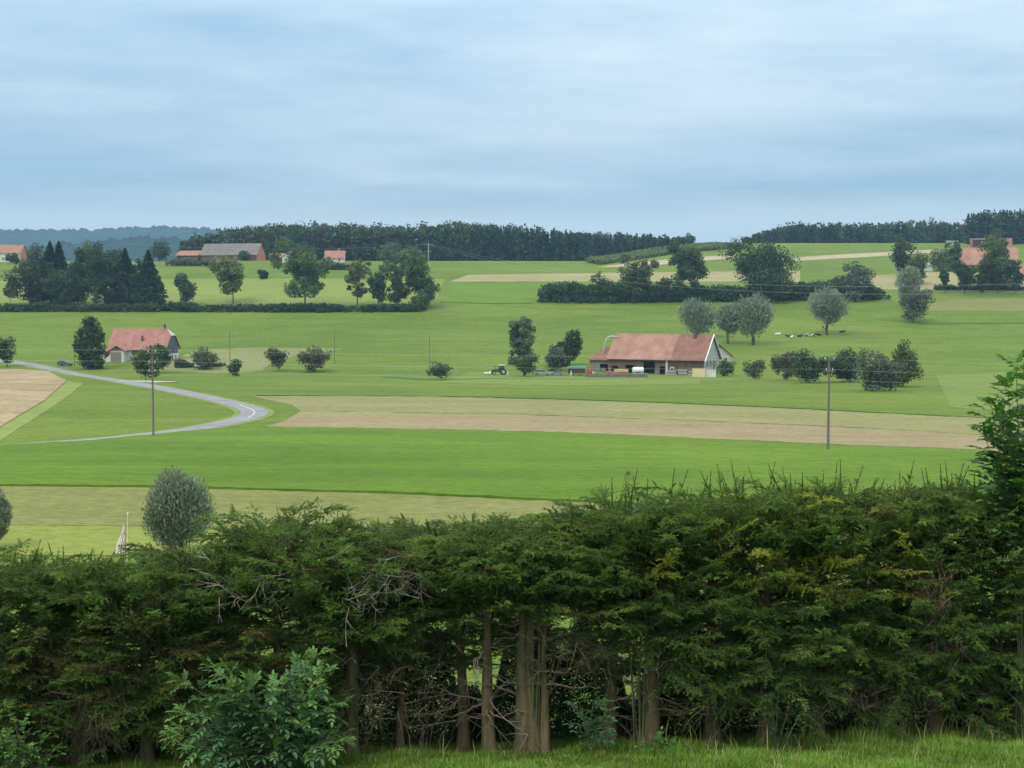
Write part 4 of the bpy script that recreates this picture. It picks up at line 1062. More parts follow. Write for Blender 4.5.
for i, (px, py, c, ly, rz, lab) in enumerate([
    (777.5, 335, 'w', 1, 10, 'white cow lying apart, farthest from the single round willow'),
    (789, 337.2, 'k', 1, 170, 'black cow lying at the outer end of the cattle line'),
    (791.5, 338, 'w', 1, 60, 'white cow lying directly beside the outer black cow'),
    (799.5, 337, 'k', 1, 5, 'black cow lying alone in the middle of the cattle line'),
    (807, 336.4, 'p', 1, 20, 'black and white cow lying past the lone black cow'),
    (810.5, 336.2, 'w', 1, 150, 'white cow resting between two black and white cows'),
    (814, 336.4, 'p', 1, 40, 'black and white cow lying close to the inner black cow'),
    (818.5, 335.6, 'k', 1, 185, 'black cow lying nearest the stem of the single round willow'),
    (823.5, 329.3, 'p', 0, 90, 'black and white cow standing half hidden above by the willow stem'),
    (842, 332.6, 'k', 1, 15, 'black cow lying beyond the willow, on its open meadow side')]):
    if (ly, c) not in CMESH:
        m = cow_mesh(bool(ly)); m.materials.clear(); m.materials.append(CM[c]); CMESH[ly, c] = m
    o = bpy.data.objects.new('cow', CMESH[ly, c]); o.location = ground(px, py); o.rotation_euler = (0, 0, R(rz)); link(o)
    tag(o, lab, 'cow', 'cattle resting in the meadow')

# ------------------------------------------------------------------ poles and wires
M['pole'] = wall_mat('pole_wood', (0.17, 0.15, 0.135), 0.3, 3, 0.85, (4, 4, 0.3))
M['pole_pale'] = wall_mat('pole_wood_pale', (0.40, 0.39, 0.37), 0.2, 3, 0.85, (4, 4, 0.3))
M['porcelain'] = flat_mat('insulator', (0.55, 0.53, 0.50), 0.3)
M['wire'] = flat_mat('wire', (0.42, 0.43, 0.45), 0.4, 0.5)
def pole(label, px, base, top, r=0.13, arms=(), D=None, mat='pole', cat='pole', rz=0.0, foot=False):
    x, y, z = at(px, D) if D else ground(px, base)
    Ht = zpix(top, y) - z
    t = thing('utility_pole', label, cat, (x, y, z), rz)
    g = Geo(); g.tube([(0, 0, -.3), (0, 0, Ht)], [r, r * 0.72], 10); g.build('shaft', M[mat], t)
    for (dz, w) in arms:
        g = Geo(); g.box((0, -r - .05, Ht - dz), (w, .1, .12)); a = g.build('crossarm', M[mat], t)
        for s in (-1, 1):
            g = Geo(); q = s * (w / 2 - .12); g.tube([(q, -r - .05, Ht - dz + .06), (q, -r - .05, Ht - dz + .2), (q, -r - .05, Ht - dz + .3)], [.035, .07, .04], 8); g.build('insulator', M['porcelain'], a)
    if foot:
        g = Geo(); g.box((0, 0, .02), (1.0, .7, .3)); g.build('foot_block', M['concrete'], t)
    return np.array((x, y, z + Ht))
pA = pole('tall wooden pole beside the road, with small crossarms', 153.5, 437, 350, 0.13, [(.3, 1.1), (1.5, .9), (2.5, .9)])
pB = pole('tall wooden pole on the near edge of the brown stubble strip', 828, 451, 357, 0.15, [(.3, 1.2), (1.5, .9)], foot=True)
pole('thin dark pole standing in the meadow above the vase shaped plum tree', 334.5, 364, 331, 0.13)
pole('thin dark pole rising behind the small grey fruit tree in the meadow', 429.5, 369, 336, 0.13)
pole('thin pole standing above the cone shaped bush near the small farm', 230, 366, 331, 0.12)
pole('thin pole next to the dark egg shaped tree', 74.5, 365, 331, 0.11)
pC = pole('pale wooden power pole with crossarms in front of the far wood', 428.5, 268, 243, 0.28, [(.8, 4.0), (4.5, 3.4)], D=745, mat='pole_pale')
pole('pale stick like pole on the slope past the ragged oak', 725, 268, 258, 0.16, [(.6, 1.6)], mat='pole_pale')
def wire(label, a, b, sag, r=0.018):
    a, b = np.array(a, float), np.array(b, float); t = np.linspace(0, 1, 40)[:, None]
    P = a + (b - a) * t; P[:, 2] -= (4 * sag * t * (1 - t))[:, 0]
    g = Geo(); g.tube(P - a, r, 5, cap=False); o = g.build('power_line', M['wire']); o.location = a
    tag(o, label, 'wire', 'overhead wires')
step = (pB - pA) / np.linalg.norm((pB - pA)[:2])
for dz, off, lab in ((0.0, 0.5, 'highest'), (1.3, -0.4, 'middle'), (2.4, 0.4, 'lowest')):
    o3 = np.array((off, 0, -dz))
    wire(f'{lab} thin wire stretched between the two tall wooden poles', pA + o3, pB + o3, 0.25, 0.009)
    wire(f'{lab} thin wire running from the roadside wooden pole out of the picture', pA + o3, pA + o3 - step * 75 + np.array((0, 0, 0.5)), 0.3, 0.009)
    wire(f'{lab} thin wire running from the stubble strip pole past the elder leaves', pB + o3, pB + o3 + step * 75 + np.array((0, 0, -1.6)), 0.3, 0.009)
def wp(px, py, D): a, s = ray(px, py); return np.array((a * D, D, s * D))
wire('upper pale wire sagging from the far power pole across the oak hedgerow', pC + (1.5, 0, -.6), wp(1130, 279.5, 330), 9.0, 0.032)
wire('lower pale wire sagging from the far power pole across the willow tops', pC + (-1.5, 0, -.6), wp(1130, 289, 330), 9.8, 0.032)
wire('thin wire from the far power pole in front of the wood towards the long barn', pC + (0, 0, -.5), wp(120, 243, 720), 3.0, 0.03)

# ------------------------------------------------------------------ flag
x, y, z = at(122, 40)
t = thing('flag_pole', 'slim pole with limp red and white flag showing over the hedge', 'flag', (x, y, z))
zt = zpix(514, 40) - z
g = Geo(); g.tube([(-.05, 0, -.2), (.06, 0, zt)], [.018, .006], 8); g.tube([(.06, 0, zt), (.06, 0, zt + .05)], [.03, .01], 8); g.build('pole', M['white'], t)
za, zb = zpix(524, 40) - z, zpix(556, 40) - z
nu, nv = 26, 24
uu, vv = np.meshgrid(np.linspace(0, 1, nu), np.linspace(0, 1, nv))
wdt = 0.05 + 0.27 * vv ** 0.8
X = -.02 - wdt * uu * 0.95 + 0.03 * np.sin(vv * 6) * uu; Y = 0.03 * np.sin(uu * 19 + vv * 2.5) * (0.4 + vv); Z = za + (zb - za) * vv + 0.05 * uu * np.sin(uu * 9)
st = (np.floor(uu * 6 + vv * 0.9) % 3)
col = np.where(((st == 0) & (np.floor(uu * 6) % 2 == 0))[..., None], np.array((0.5, 0.10, 0.10)), np.where(((np.sin(vv * 21 + uu * 9) > .85) & (st == 1))[..., None], np.array((0.12, 0.12, 0.22)), np.array((0.86, 0.85, 0.87))))
g = Geo(); i = (np.arange(nv - 1)[:, None] * nu + np.arange(nu - 1)[None]).ravel()
g.add(np.stack([X, Y, Z], -1).reshape(-1, 3), np.stack([i, i + 1, i + nu + 1, i + nu], 1), col.reshape(-1, 3), smooth=True); g.build('cloth', leaf_mat('flag_cloth', 0.2, 0.8, 0.1), t)
# ------------------------------------------------------------------ the spruce hedge in front
HT = pchip([-200, 0, 60, 130, 200, 250, 282, 330, 380, 430, 480, 540, 580, 630, 680, 740, 800, 900, 1024, 1250],
           [580, 574, 574, 586, 562, 550, 527, 543, 552, 556, 544, 550, 532, 517, 508, 508, 503, 503, 499, 493])
HB = pchip([-200, 0, 60, 90, 120, 180, 330, 350, 400, 450, 500, 560, 600, 640, 700, 760, 850, 1024, 1250],
           [768, 766, 758, 745, 750, 764, 738, 672, 655, 640, 622, 625, 648, 668, 700, 715, 728, 735, 740])
def hpx(x, y): return CX + FPX * x / y
YH = 18.0
SPR = []          # world points of the front foliage, for nothing but bookkeeping
NEED_G = np.array((0.088, 0.152, 0.038))
def spruce(label, px, Y, r, lean=0.0, nb=74, shoots=12, tint=1.0, dead=0, fork=False, seed=0, front_full=True, bare=None):
    rng = np.random.default_rng(500 + seed)
    x, y, z = at(px, Y)
    root = thing('spruce_tree', label, 'conifer', (x, y, z), 0, 'spruces planted as a hedge')
    topz = lambda q: zpix(float(HT(q)), YH)
    Ht = topz(px) - z
    # trunk
    t = Geo(); tt = np.linspace(0, 1, 9)
    wob = np.cumsum(rng.normal(0, 0.012, 9)); bc = np.array((0.140, 0.116, 0.062)) * rng.uniform(0.8, 1.1)
    P = np.stack([lean * tt * Ht + wob - wob[0], 0.03 * np.sin(tt * 5), -0.1 + tt * (Ht * 0.86 + 0.1)], 1)
    rad = r * (1.0 - 0.72 * tt) * np.where(tt < 0.03, 1.35, 1.0)
    t.tube(P, rad, 12, bc)
    if fork:
        P2 = P + np.stack([np.full(9, r * 1.15), np.full(9, -r * 0.35), np.zeros(9)], 1); t.tube(P2, rad * 0.42, 10, bc * 1.15)
        t.tube(P - np.stack([np.full(9, r * 0.42), np.full(9, r * 0.2), np.zeros(9)], 1), rad * 0.85, 10, bc * 0.92)
    t.build('trunk', M['bark'], root)
    def axis_at(h): return np.array((np.interp(h, P[:, 2], P[:, 0]), np.interp(h, P[:, 2], P[:, 1])))
    wood = Geo(); B, Dv, Ln, Cl = [], [], [], []
    for k in range(nb):
        az = rng.uniform(0, 2 * math.pi)
        front = math.sin(az) < 0.15
        cx, sx = math.cos(az), math.sin(az)
        hb = zpix(float(HB(px + 40 * cx)), 17.0) - z
        if not front: hb = max(0.3, hb - 0.75)
        hh = hb + (Ht - 0.12 - hb) * rng.uniform(0, 1) ** 0.85
        if hh < 0.05: continue
        rel = hh / Ht
        thick = 1.2 if rel < 0.8 else 1.2 - 1.9 * (rel - 0.8)
        Lb = min(thick / max(abs(sx), 0.25), 1.0 / max(abs(cx), 0.3)) * rng.uniform(0.68, 1.1)
        el = R(rng.normal(8 + 34 * max(0, rel - 0.55) / 0.45, 9)); droop = rng.uniform(0.15, 0.45) * (1.15 - rel); up = rng.uniform(0.0, 0.22)
        s = np.linspace(0, 1, 7)
        bend = rng.normal(0, 0.12)
        ax = axis_at(hh)
        hx = s * Lb
        Q = np.stack([ax[0] + hx * cx - bend * s * s * sx, ax[1] + hx * sx + bend * s * s * cx, hh + hx * math.tan(el) - droop * (s ** 2) * Lb + up * s ** 4 * Lb], 1)
        lim = Ht + 0.08 + rng.uniform(-0.18, 0.16)
        Q[:, 2] = np.minimum(Q[:, 2], lim); Q[:, 2] = np.maximum(Q[:, 2], 0.06)
        wood.tube(Q, 0.010 * (1.15 - s), 4, np.array((0.10, 0.07, 0.045)), cap=False)
        # twigs
        nt_ = int(Lb / 0.020)
        ts = np.concatenate([rng.uniform(0.12, 1, nt_), [1.0, 0.99]])
        pos = np.stack([np.interp(ts, s, Q[:, i]) for i in range(3)], 1)
        tg = np.gradient(Q, axis=0); tg = np.stack([np.interp(ts, s, tg[:, i]) for i in range(3)], 1); tg = unit(tg)
        side = unit(np.cross(tg, (0, 0, 1.0)))
        sg = np.where(np.arange(len(ts)) % 2 == 0, 1.0, -1.0)[:, None]
        d = unit(tg * rng.uniform(0.55, 1.1, (len(ts), 1)) + side * sg * rng.uniform(0.4, 1.0, (len(ts), 1)) + (0, 0, 0.05) + rng.normal(0, 0.22, (len(ts), 3)))
        d[-2:] = unit(tg[-2:] + rng.normal(0, .1, (2, 3)))
        ln = (0.06 + 0.22 * np.sqrt(np.clip(1.02 - ts, 0, 1))) * rng.uniform(0.6, 1.25, len(ts)); ln[-2:] = 0.13
        # colour: old needles inside, young growth at the bough end, some boughs yellowing or browning
        wx, wz = x + Q[-1, 0], z + Q[-1, 2]
        bpx, bpy = hpx(wx, y + Q[-1, 1]), HOR - wz / (y + Q[-1, 1]) * FPX
        c = NEED_G * tint * rng.uniform(0.7, 1.3)
        ye = math.exp(-((bpx - 815) / 85) ** 2 - ((bpy - 556) / 42) ** 2)
        yl = rng.uniform() < ye * 0.8
        if yl: c = np.array((0.31, 0.34, 0.055)) * rng.uniform(0.8, 1.15)
        br = math.exp(-((bpx - 130) / 110) ** 2 - ((bpy - 665) / 55) ** 2)
        if rng.uniform() < br * 0.6 + 0.03 and not yl: c = np.array((0.115, 0.120, 0.045)) * rng.uniform(0.7, 1.1)
        elif rng.uniform() < 0.14 and not yl: c = c * (1.25, 1.02, 0.9)
        young = np.clip((ts - 0.65) / 0.35, 0, 1)[:, None] * rng.uniform(0.0, 0.9) * (0.25 if yl else 1)
        cc = c[None] * (1 + young * np.array((0.95, 0.8, 0.35))) * rng.uniform(0.8, 1.2, (len(ts), 1))
        B.append(pos); Dv.append(d); Ln.append(ln); Cl.append(cc)
    # upright shoots along the clipped top
    for k in range(shoots):
        q = px + rng.uniform(-46, 46); yy = rng.uniform(-0.85, 0.75)
        h0 = topz(q) - z - 0.12 - 0.28 * abs(yy); hl = 0.12 + (0.6 if px > 560 else 0.45) * rng.uniform(0, 1) ** 1.8
        b0 = np.array(((q - px) / FPX * Y, yy, h0)); up = unit(np.array((rng.normal(0, .3), rng.normal(0, .25), 1.0)))
        B.append(b0[None]); Dv.append(up[None]); Ln.append(np.array([hl + 0.1])); Cl.append((NEED_G * tint * rng.uniform(0.9, 1.5) * (1.2, 1, .8))[None])
        wood.tube([b0, b0 + up * (hl + 0.06)], [0.004, 0.002], 4, (0.10, 0.075, 0.045), cap=False)
        m = int(rng.integers(8, 17)); sz = rng.uniform(0.0, 0.8, m)
        a2 = rng.uniform(0, 6.28, m)
        B.append(b0 + up * (sz * hl)[:, None]); Dv.append(unit(np.stack([np.cos(a2), np.sin(a2), np.full(m, 0.75)], 1) + rng.normal(0, .2, (m, 3))))
        Ln.append(rng.uniform(0.10, 0.30, m) * (1.15 - sz)); Cl.append(np.repeat((NEED_G * tint * rng.uniform(0.9, 1.5))[None], m, 0) * rng.uniform(.8, 1.25, (m, 1)))
    B, Dv, Ln, Cl = np.concatenate(B), np.concatenate(Dv), np.concatenate(Ln), np.concatenate(Cl)
    keep = B[:, 2] > 0.02; B, Dv, Ln, Cl = B[keep], Dv[keep], Ln[keep], Cl[keep]
    g = Geo()
    cnt = np.maximum(5, (Ln / np.where(Dv[:, 2] > 0.7, 0.0026, 0.0058)).astype(int)); idx = np.repeat(np.arange(len(Ln)), cnt); n = len(idx)
    s = rng.uniform(0.02, 1, n); d = Dv[idx]; l = Ln[idx]
    dr = rng.uniform(0.0, 0.55, len(Ln))[idx] * np.where(d[:, 2] > 0.7, 0, 1)
    p = B[idx] + d * (s * l)[:, None]; p[:, 2] -= dr * (s * l) ** 2 / 0.25
    side = unit(np.cross(d, (0.02, 0.01, 1.0))); nr = np.cross(side, d)
    ph = rng.uniform(-0.5, math.pi + 0.5, n); ph = np.where(d[:, 2] > 0.7, rng.uniform(0, 6.28, n), ph)
    nd = unit(d * 0.62 + side * np.cos(ph)[:, None] * 0.8 + nr * np.sin(ph)[:, None] * 0.6)
    wv = unit(np.cross(nd, rng.normal(size=(n, 3)))) * 0.0052
    nl = rng.uniform(0.020, 0.034, n)[:, None] * np.where(s > 0.85, 0.8, 1)[:, None] * np.where(d[:, 2] > 0.7, 1.5 - 1.05 * s, 1)[:, None]
    V = np.stack([p - wv, p + wv, p + nd * nl], 1).reshape(-1, 3)
    wv = wv * np.where(d[:, 2] > 0.7, 1.35, 1)[:, None]
    V = np.stack([p - wv, p + wv, p + nd * nl], 1).reshape(-1, 3)
    col = Cl[idx] * rng.uniform(0.82, 1.2, (n, 1))
    g.add(V, np.arange(3 * n).reshape(n, 3), np.repeat(col, 3, 0))
    # twig stems
    e = B + Dv * (Ln * 0.95)[:, None]; e[:, 2] -= 0.0
    wv = unit(np.cross(Dv, rng.normal(size=Dv.shape))) * 0.0022
    V = np.stack([B - wv, B + wv, e], 1).reshape(-1, 3)
    g.build('foliage', M['needle'], root)
    wood.build('boughs', M['twig'], root)
    # bare dead branches below the crown
    if dead:
        for k in range(dead):
            dg = Geo()
            az = rng.uniform(math.pi * 0.95, math.pi * 2.05); hb = max(0.5, zpix(float(HB(px)), 17.0) - z)
            h0 = rng.uniform(0.35, hb + 0.5); Lb = rng.uniform(0.35, 1.0)
            s = np.linspace(0, 1, 9); ax = axis_at(h0)
            w1 = np.cumsum(rng.normal(0, 0.022, 9)); w2 = np.cumsum(rng.normal(0, 0.022, 9)); sl = rng.uniform(-0.55, 0.1)
            Q = np.stack([ax[0] + s * Lb * math.cos(az) + w1, ax[1] - abs(s * Lb * math.sin(az)) * 0.8, h0 + sl * Lb * s + 0.22 * Lb * s ** 2 + w2], 1)
            Q[:, 2] = np.maximum(Q[:, 2], 0.03)
            dc = np.array((0.22, 0.18, 0.135)) * rng.uniform(0.55, 1.25)
            r0 = rng.uniform(0.006, 0.019)
            dg.tube(Q, r0 * (1.1 - 0.85 * s), 5, dc, cap=False)
            for j in range(int(rng.integers(3, 8))):
                q0 = Q[int(rng.integers(2, 9))]; dv = unit(np.array((rng.normal(), rng.normal() * .6 - .2, rng.normal() * .7 - .25))) * rng.uniform(.12, .42)
                dg.tube([q0, q0 + dv * 0.5 + rng.normal(0, .02, 3), q0 + dv + (0, 0, -.04)], [0.004, 0.003, 0.0015], 4, dc * 1.1, cap=False)
            dg.build('dead_branch', M['twig'], root)
    return root

def dead_heap(root, cx, cy, z0, w, h, n, col, seed, vert=0.0):
    """tangle of dry bare twigs, local to its tree"""
    rng = np.random.default_rng(seed); dg = Geo(); lx, ly, lz = root.location
    for k in range(n):
        p = np.array((cx + rng.normal(0, w) - lx, cy + rng.normal(0, 0.22) - ly, z0 + rng.normal(0, h) - lz))
        d = unit(np.array((rng.normal(), rng.normal() * .5 - .25, rng.normal() * (.5 + vert) - vert * 1.2))) * rng.uniform(.15, .5)
        m = rng.normal(0, 0.03, 3); c = np.array(col) * rng.uniform(.6, 1.3)
        q = [p, p + d * .35 + m, p + d * .7 + m * 1.4, p + d]
        dg.tube(q, np.array((.0045, .0035, .0025, .0015)) * rng.uniform(.6, 1.3), 4, c, cap=False)
        for j in range(3):
            e = unit(d + rng.normal(0, .25, 3)) * rng.uniform(.06, .2)
            dg.tube([q[1 + j % 2], q[1 + j % 2] + e], [.003, .0015], 4, c, cap=False)
    dg.build('dry_twigs', M['twig'], root)['kind'] = 'stuff'

ROW = [
 (-160, 18.0, .10, 'hedge spruce standing outside the picture beyond the last visible spruce'),
 (-75, 18.2, .11, 'hedge spruce just past the picture edge on the lower hedge end'),
 (5, 17.9, .11, 'clipped spruce ending the lower side of the hedge, green shrub at its foot'),
 (72, 18.1, .12, 'clipped spruce with hanging bare root like strands under its olive boughs'),
 (140, 17.9, .11, 'clipped spruce with olive brown boughs beside the limp flag'),
 (205, 18.1, .12, 'clipped spruce directly behind the elder bush, under the large field willow'),
 (272, 18.0, .11, 'clipped spruce with one bushy leader standing above the hedge top'),
 (346, 17.9, .12, 'clipped spruce next to the elder bush with pale dry twigs in its top'),
 (398, 18.5, .06, 'thin stemmed spruce among dry upright stalks behind the others'),
 (462, 18.3, .09, 'thin stemmed spruce close to the slender bare trunk'),
 (489, 17.8, .10, 'slender bare trunked spruce with curved dead branches, beside the thickest trunk'),
 (531, 17.75, .17, 'spruce with the thickest furrowed trunk of the hedge'),
 (612, 18.2, .10, 'spruce with dark thin trunk in the shade past the thickest trunk'),
 (651, 17.9, .15, 'spruce with leaning brown trunk bare at the foot, beside the broad leaved seedling'),
 (716, 18.2, .11, 'clipped spruce whose boughs reach down beside the leaning trunk'),
 (772, 17.9, .12, 'clipped spruce with the climbing bramble at its foot'),
 (822, 18.0, .12, 'clipped spruce wearing the yellowing sprays near its top'),
 (882, 18.1, .11, 'clipped spruce between the yellowing sprays and the torn brown gap'),
 (942, 17.95, .12, 'clipped spruce with a torn brown gap of broken wood in its side'),
 (1004, 18.1, .12, 'clipped spruce under the tall elder shoots'),
 (1075, 18.0, .12, 'hedge spruce just past the picture edge on the higher hedge end'),
 (1150, 18.1, .12, 'hedge spruce outside the picture beyond the higher hedge end')]
SP = {}
for i, (px, Y, r, lab) in enumerate(ROW):
    mid = 340 < px < 700; off = px < -40 or px > 1060
    SP[px] = spruce(lab, px, Y, r, lean={651: 0.03, 489: 0.0}.get(px, random.uniform(-.02, .02)), nb=100 if off else (165 if not mid else 150),
                    shoots=30 if px > 560 else 26, dead=17 if mid else 10, fork=(px == 531), seed=i, tint=1.0 if px < 600 else 1.05)
def hp(px, py, Y=17.2): a, s = ray(px, py); return a * Y, Y, s * Y
for px0, (px, py), w, h, n, v in ((346, (372, 582), .32, .13, 75, 0), (346, (400, 572), .2, .1, 30, 0), (272, (246, 586), .22, .08, 32, 0), (72, (92, 715), .2, .2, 130, 1.6),
                            (651, (575, 655), .25, .1, 60, .2), (942, (938, 588), .05, .16, 70, 1.2), (942, (945, 640), .08, .12, 40, .6), (398, (400, 700), .35, .22, 70, 1.0), (822, (800, 700), .6, .12, 60, 0), (882, (880, 690), .5, .12, 50, .3)):
    a = hp(px, py); col = (0.34, 0.30, 0.25) if py < 600 and px < 500 else ((0.20, 0.145, 0.09) if px == 938 else (0.11, 0.09, 0.065))
    dead_heap(SP[px0], a[0], a[1] + 0.12, a[2], w, h, n, col, int(px + py), v)

# ------------------------------------------------------------------ broad leaved shrubs in the hedge
def leaflet(g, P, D, Nn, L, W, col):
    """folded pointed leaves; arrays of base, direction, up normal"""
    n = len(P); Sd = np.cross(D, Nn); up = Nn * (W * 0.35)[:, None]; dn = -Nn * (L * 0.12)[:, None]
    b, m, t = P, P + D * (L * .5)[:, None], P + D * L[:, None] + dn
    l1 = P + D * (L * .28)[:, None] + Sd * W[:, None] + up; l2 = P + D * (L * .66)[:, None] + Sd * (W * .8)[:, None] + up * .8 + dn * .4
    r1 = P + D * (L * .28)[:, None] - Sd * W[:, None] + up; r2 = P + D * (L * .66)[:, None] - Sd * (W * .8)[:, None] + up * .8 + dn * .4
    V = np.stack([b, m, t, l1, l2, r1, r2], 1).reshape(-1, 3); o = np.arange(n)[:, None] * 7
    c = np.repeat(col, 7, 0)
    g.add(V, np.concatenate([o + np.array([0, 1, 4, 3]), o + np.array([0, 5, 6, 1])]), c)
    g.add(V, np.concatenate([o + np.array([1, 2, 4]), o + np.array([1, 6, 2])]), c)
def compound(g, st, rng, base, d, L, col, pairs=3, lw=0.3):
    """one pinnate leaf"""
    s = np.linspace(0, 1, 5)[:, None]; d = unit(np.asarray(d, float)); droop = L * rng.uniform(.1, .35)
    R_ = base + d * L * s - np.array((0, 0, 1.0)) * droop * s ** 2
    st.tube(R_, [.003, .0028, .0025, .002, .0015], 4, np.array(col) * 1.2, cap=False)
    side = unit(np.cross(d, (0, 0, 1.0))); nn = unit(np.cross(side, d))
    Pp, Dd, Ll = [R_[-1]], [unit(d - np.array((0, 0, .35)))], [L * .5]
    for k in range(pairs):
        q = .38 + .5 * k / max(1, pairs - 1) if pairs > 1 else .6
        pt = base + d * L * q - np.array((0, 0, 1.0)) * droop * q * q
        for sg in (-1, 1):
            Pp.append(pt); Dd.append(unit(side * sg * .85 + d * .6 + (0, 0, rng.uniform(-.35, .1)))); Ll.append(L * rng.uniform(.36, .5) * (1 if k else .85))
    Pp, Dd, Ll = np.array(Pp), np.array(Dd), np.array(Ll)
    Nn = unit(np.repeat(nn[None], len(Pp), 0) + rng.normal(0, .15, (len(Pp), 3))); Nn = unit(Nn - Dd * (Nn * Dd).sum(1)[:, None])
    leaflet(g, Pp, Dd, Nn, Ll, Ll * lw * .62, np.repeat(np.array(col)[None], len(Pp), 0) * rng.uniform(.8, 1.2, (len(Pp), 1)))
def elder(label, name, px, Y, stems, col, seed, L=.2, step=.11, pairs=3, cat='shrub', lw=.3, young=(1.5, 1.45, 1.0), q0=.25):
    rng = np.random.default_rng(seed); x, y, z = at(px, Y); root = thing(name, label, cat, (x, y, z))
    st, g = Geo(), Geo()
    for (tx, ty, dy) in stems:
        e = np.array(hp(tx, ty, Y + dy)) - (x, y, z); b = np.array((rng.normal(0, .06), rng.normal(0, .05), -0.05))
        m = (b + e) / 2 + np.array((-(e[0] - b[0]) * .15, 0, .18 * np.linalg.norm(e - b) * .6))
        s = np.linspace(0, 1, 14)[:, None]; Q = (1 - s) ** 2 * b + 2 * s * (1 - s) * m + s ** 2 * e
        st.tube(Q, .012 * (1.1 - .8 * s[:, 0]), 6, (0.13, 0.14, 0.07), cap=False)
        ln = np.linalg.norm(np.diff(Q, axis=0), axis=1).sum(); k = max(2, int(ln * .75 / step)); tg = unit(np.gradient(Q, axis=0))
        for j in range(k):
            q = q0 + (1 - q0) * (j + .5) / k; pt = np.array([np.interp(q, s[:, 0], Q[:, i]) for i in range(3)]); td = np.array([np.interp(q, s[:, 0], tg[:, i]) for i in range(3)])
            a0 = rng.uniform(0, 6.28)
            for sg in (0, math.pi):
                ref = unit(np.cross(td, (0.3, 0.8, .1))); r2 = np.cross(td, ref)
                dv = ref * math.cos(a0 + sg) + r2 * math.sin(a0 + sg) + td * .7 + (0, -.25, .12)
                f = max(0, (q - .7) / .3); c = np.array(col) * (1 + f * (np.array(young) - 1)) * rng.uniform(.8, 1.2)
                compound(g, st, rng, pt, dv, L * rng.uniform(.75, 1.2) * (1 - .25 * f), c, pairs, lw)
        for k2 in range(3): compound(g, st, rng, Q[-1], tg[-1] + rng.normal(0, .5, 3), L * .7, np.array(col) * young, pairs, lw)
    st.build('stems', M['bark'], root); g.build('foliage', M['broad'], root)
    return root
rE = random.Random(3)
stems = [(rE.uniform(176, 345), rE.uniform(664, 745), rE.uniform(-.5, .25)) for _ in range(30)] + [(214, 668, -.3), (305, 662, -.2), (318, 655, 0), (232, 690, -.4), (178, 735, -.4), (330, 705, -.4), (340, 742, -.5), (252, 684, -.3), (196, 748, -.5), (275, 748, -.5), (300, 725, -.55)]
elder('blue green elder bush with pinnate leaves growing at the foot of the hedge', 'elder_bush', 262, 16.75, stems, (0.080, 0.172, 0.074), 61, .23, .12, lw=.36, young=(1.7, 1.5, .9))
elder('tall elder shoots with long pinnate leaves standing above the hedge top', 'elder_bush', 1034, 17.6,
      [(1016, 368, -.2), (992, 408, -.2), (986, 438, -.1), (1008, 392, -.3), (1000, 424, -.3), (1004, 465, -.3), (1030, 380, 0), (1040, 430, 0), (1020, 450, -.3), (1060, 400, .1), (1000, 480, -.3), (1050, 460, -.2), (1024, 490, -.4)],
      (0.075, 0.165, 0.055), 62, .33, .26, 3, lw=.46, q0=.6, young=(1.6, 1.5, .9))
elder('broad leaved dark seedling between the thickest trunk and the shaded thin trunk', 'elder_seedling', 590, 17.3, [(578, 700, -.1), (596, 698, 0), (606, 712, -.1), (584, 722, -.2), (600, 728, -.2)], (0.07, 0.16, 0.08), 63, .2, .12, 2, lw=.42)
elder('bright green leafy shrub at the foot of the lower hedge end', 'leafy_shrub', 22, 16.9, [(8, 708, -.1), (24, 722, -.2), (42, 740, -.2), (2, 738, -.2), (58, 748, -.2), (30, 752, -.3), (14, 752, -.3), (-20, 720, 0), (-10, 745, -.2)], (0.085, 0.18, 0.05), 64, .15, .09, 2, lw=.42)
elder('small leaved bramble climbing out of the dark hedge foot', 'bramble', 786, 17.15, [(778, 688, -.2), (770, 700, -.2), (792, 702, -.1), (800, 716, -.2), (764, 716, -.2)], (0.045, 0.11, 0.035), 65, .10, .08, 1, lw=.5)
elder('pale green broad leaved sapling poking out of the hedge top', 'sapling', 640, 17.8, [(628, 478, -.2), (640, 498, -.2), (618, 508, -.2), (612, 520, -.3), (650, 512, -.2)], (0.06, 0.13, 0.055), 66, .14, .35, 2, lw=.36)
elder('thin pale leafed sapling at the dip of the hedge top', 'sapling', 536, 17.7, [(532, 527, -.3), (545, 532, -.3), (540, 520, -.2)], (0.065, 0.14, 0.055), 67, .13, .5, 2, lw=.4)
elder('low broad leaved weed in the grass below the leaning trunk', 'wild_plant', 660, 16.9, [(646, 742, -.1), (660, 738, -.1), (674, 742, -.1), (654, 748, -.2), (668, 748, -.2)], (0.06, 0.15, 0.035), 68, .16, .12, 1, lw=.5)

# undergrowth behind the trunks keeps the foot of the hedge dark
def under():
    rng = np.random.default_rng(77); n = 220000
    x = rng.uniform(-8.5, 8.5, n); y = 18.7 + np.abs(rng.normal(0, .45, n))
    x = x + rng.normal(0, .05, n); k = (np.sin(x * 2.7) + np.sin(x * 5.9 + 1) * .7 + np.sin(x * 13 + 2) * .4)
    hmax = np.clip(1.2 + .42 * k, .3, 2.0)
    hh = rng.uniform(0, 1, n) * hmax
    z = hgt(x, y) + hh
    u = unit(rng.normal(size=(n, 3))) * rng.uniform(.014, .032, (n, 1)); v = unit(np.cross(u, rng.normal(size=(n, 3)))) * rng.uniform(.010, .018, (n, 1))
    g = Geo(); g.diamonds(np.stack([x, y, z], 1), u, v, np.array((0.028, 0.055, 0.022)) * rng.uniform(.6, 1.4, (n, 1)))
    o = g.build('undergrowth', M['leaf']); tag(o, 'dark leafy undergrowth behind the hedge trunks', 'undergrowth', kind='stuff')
under()

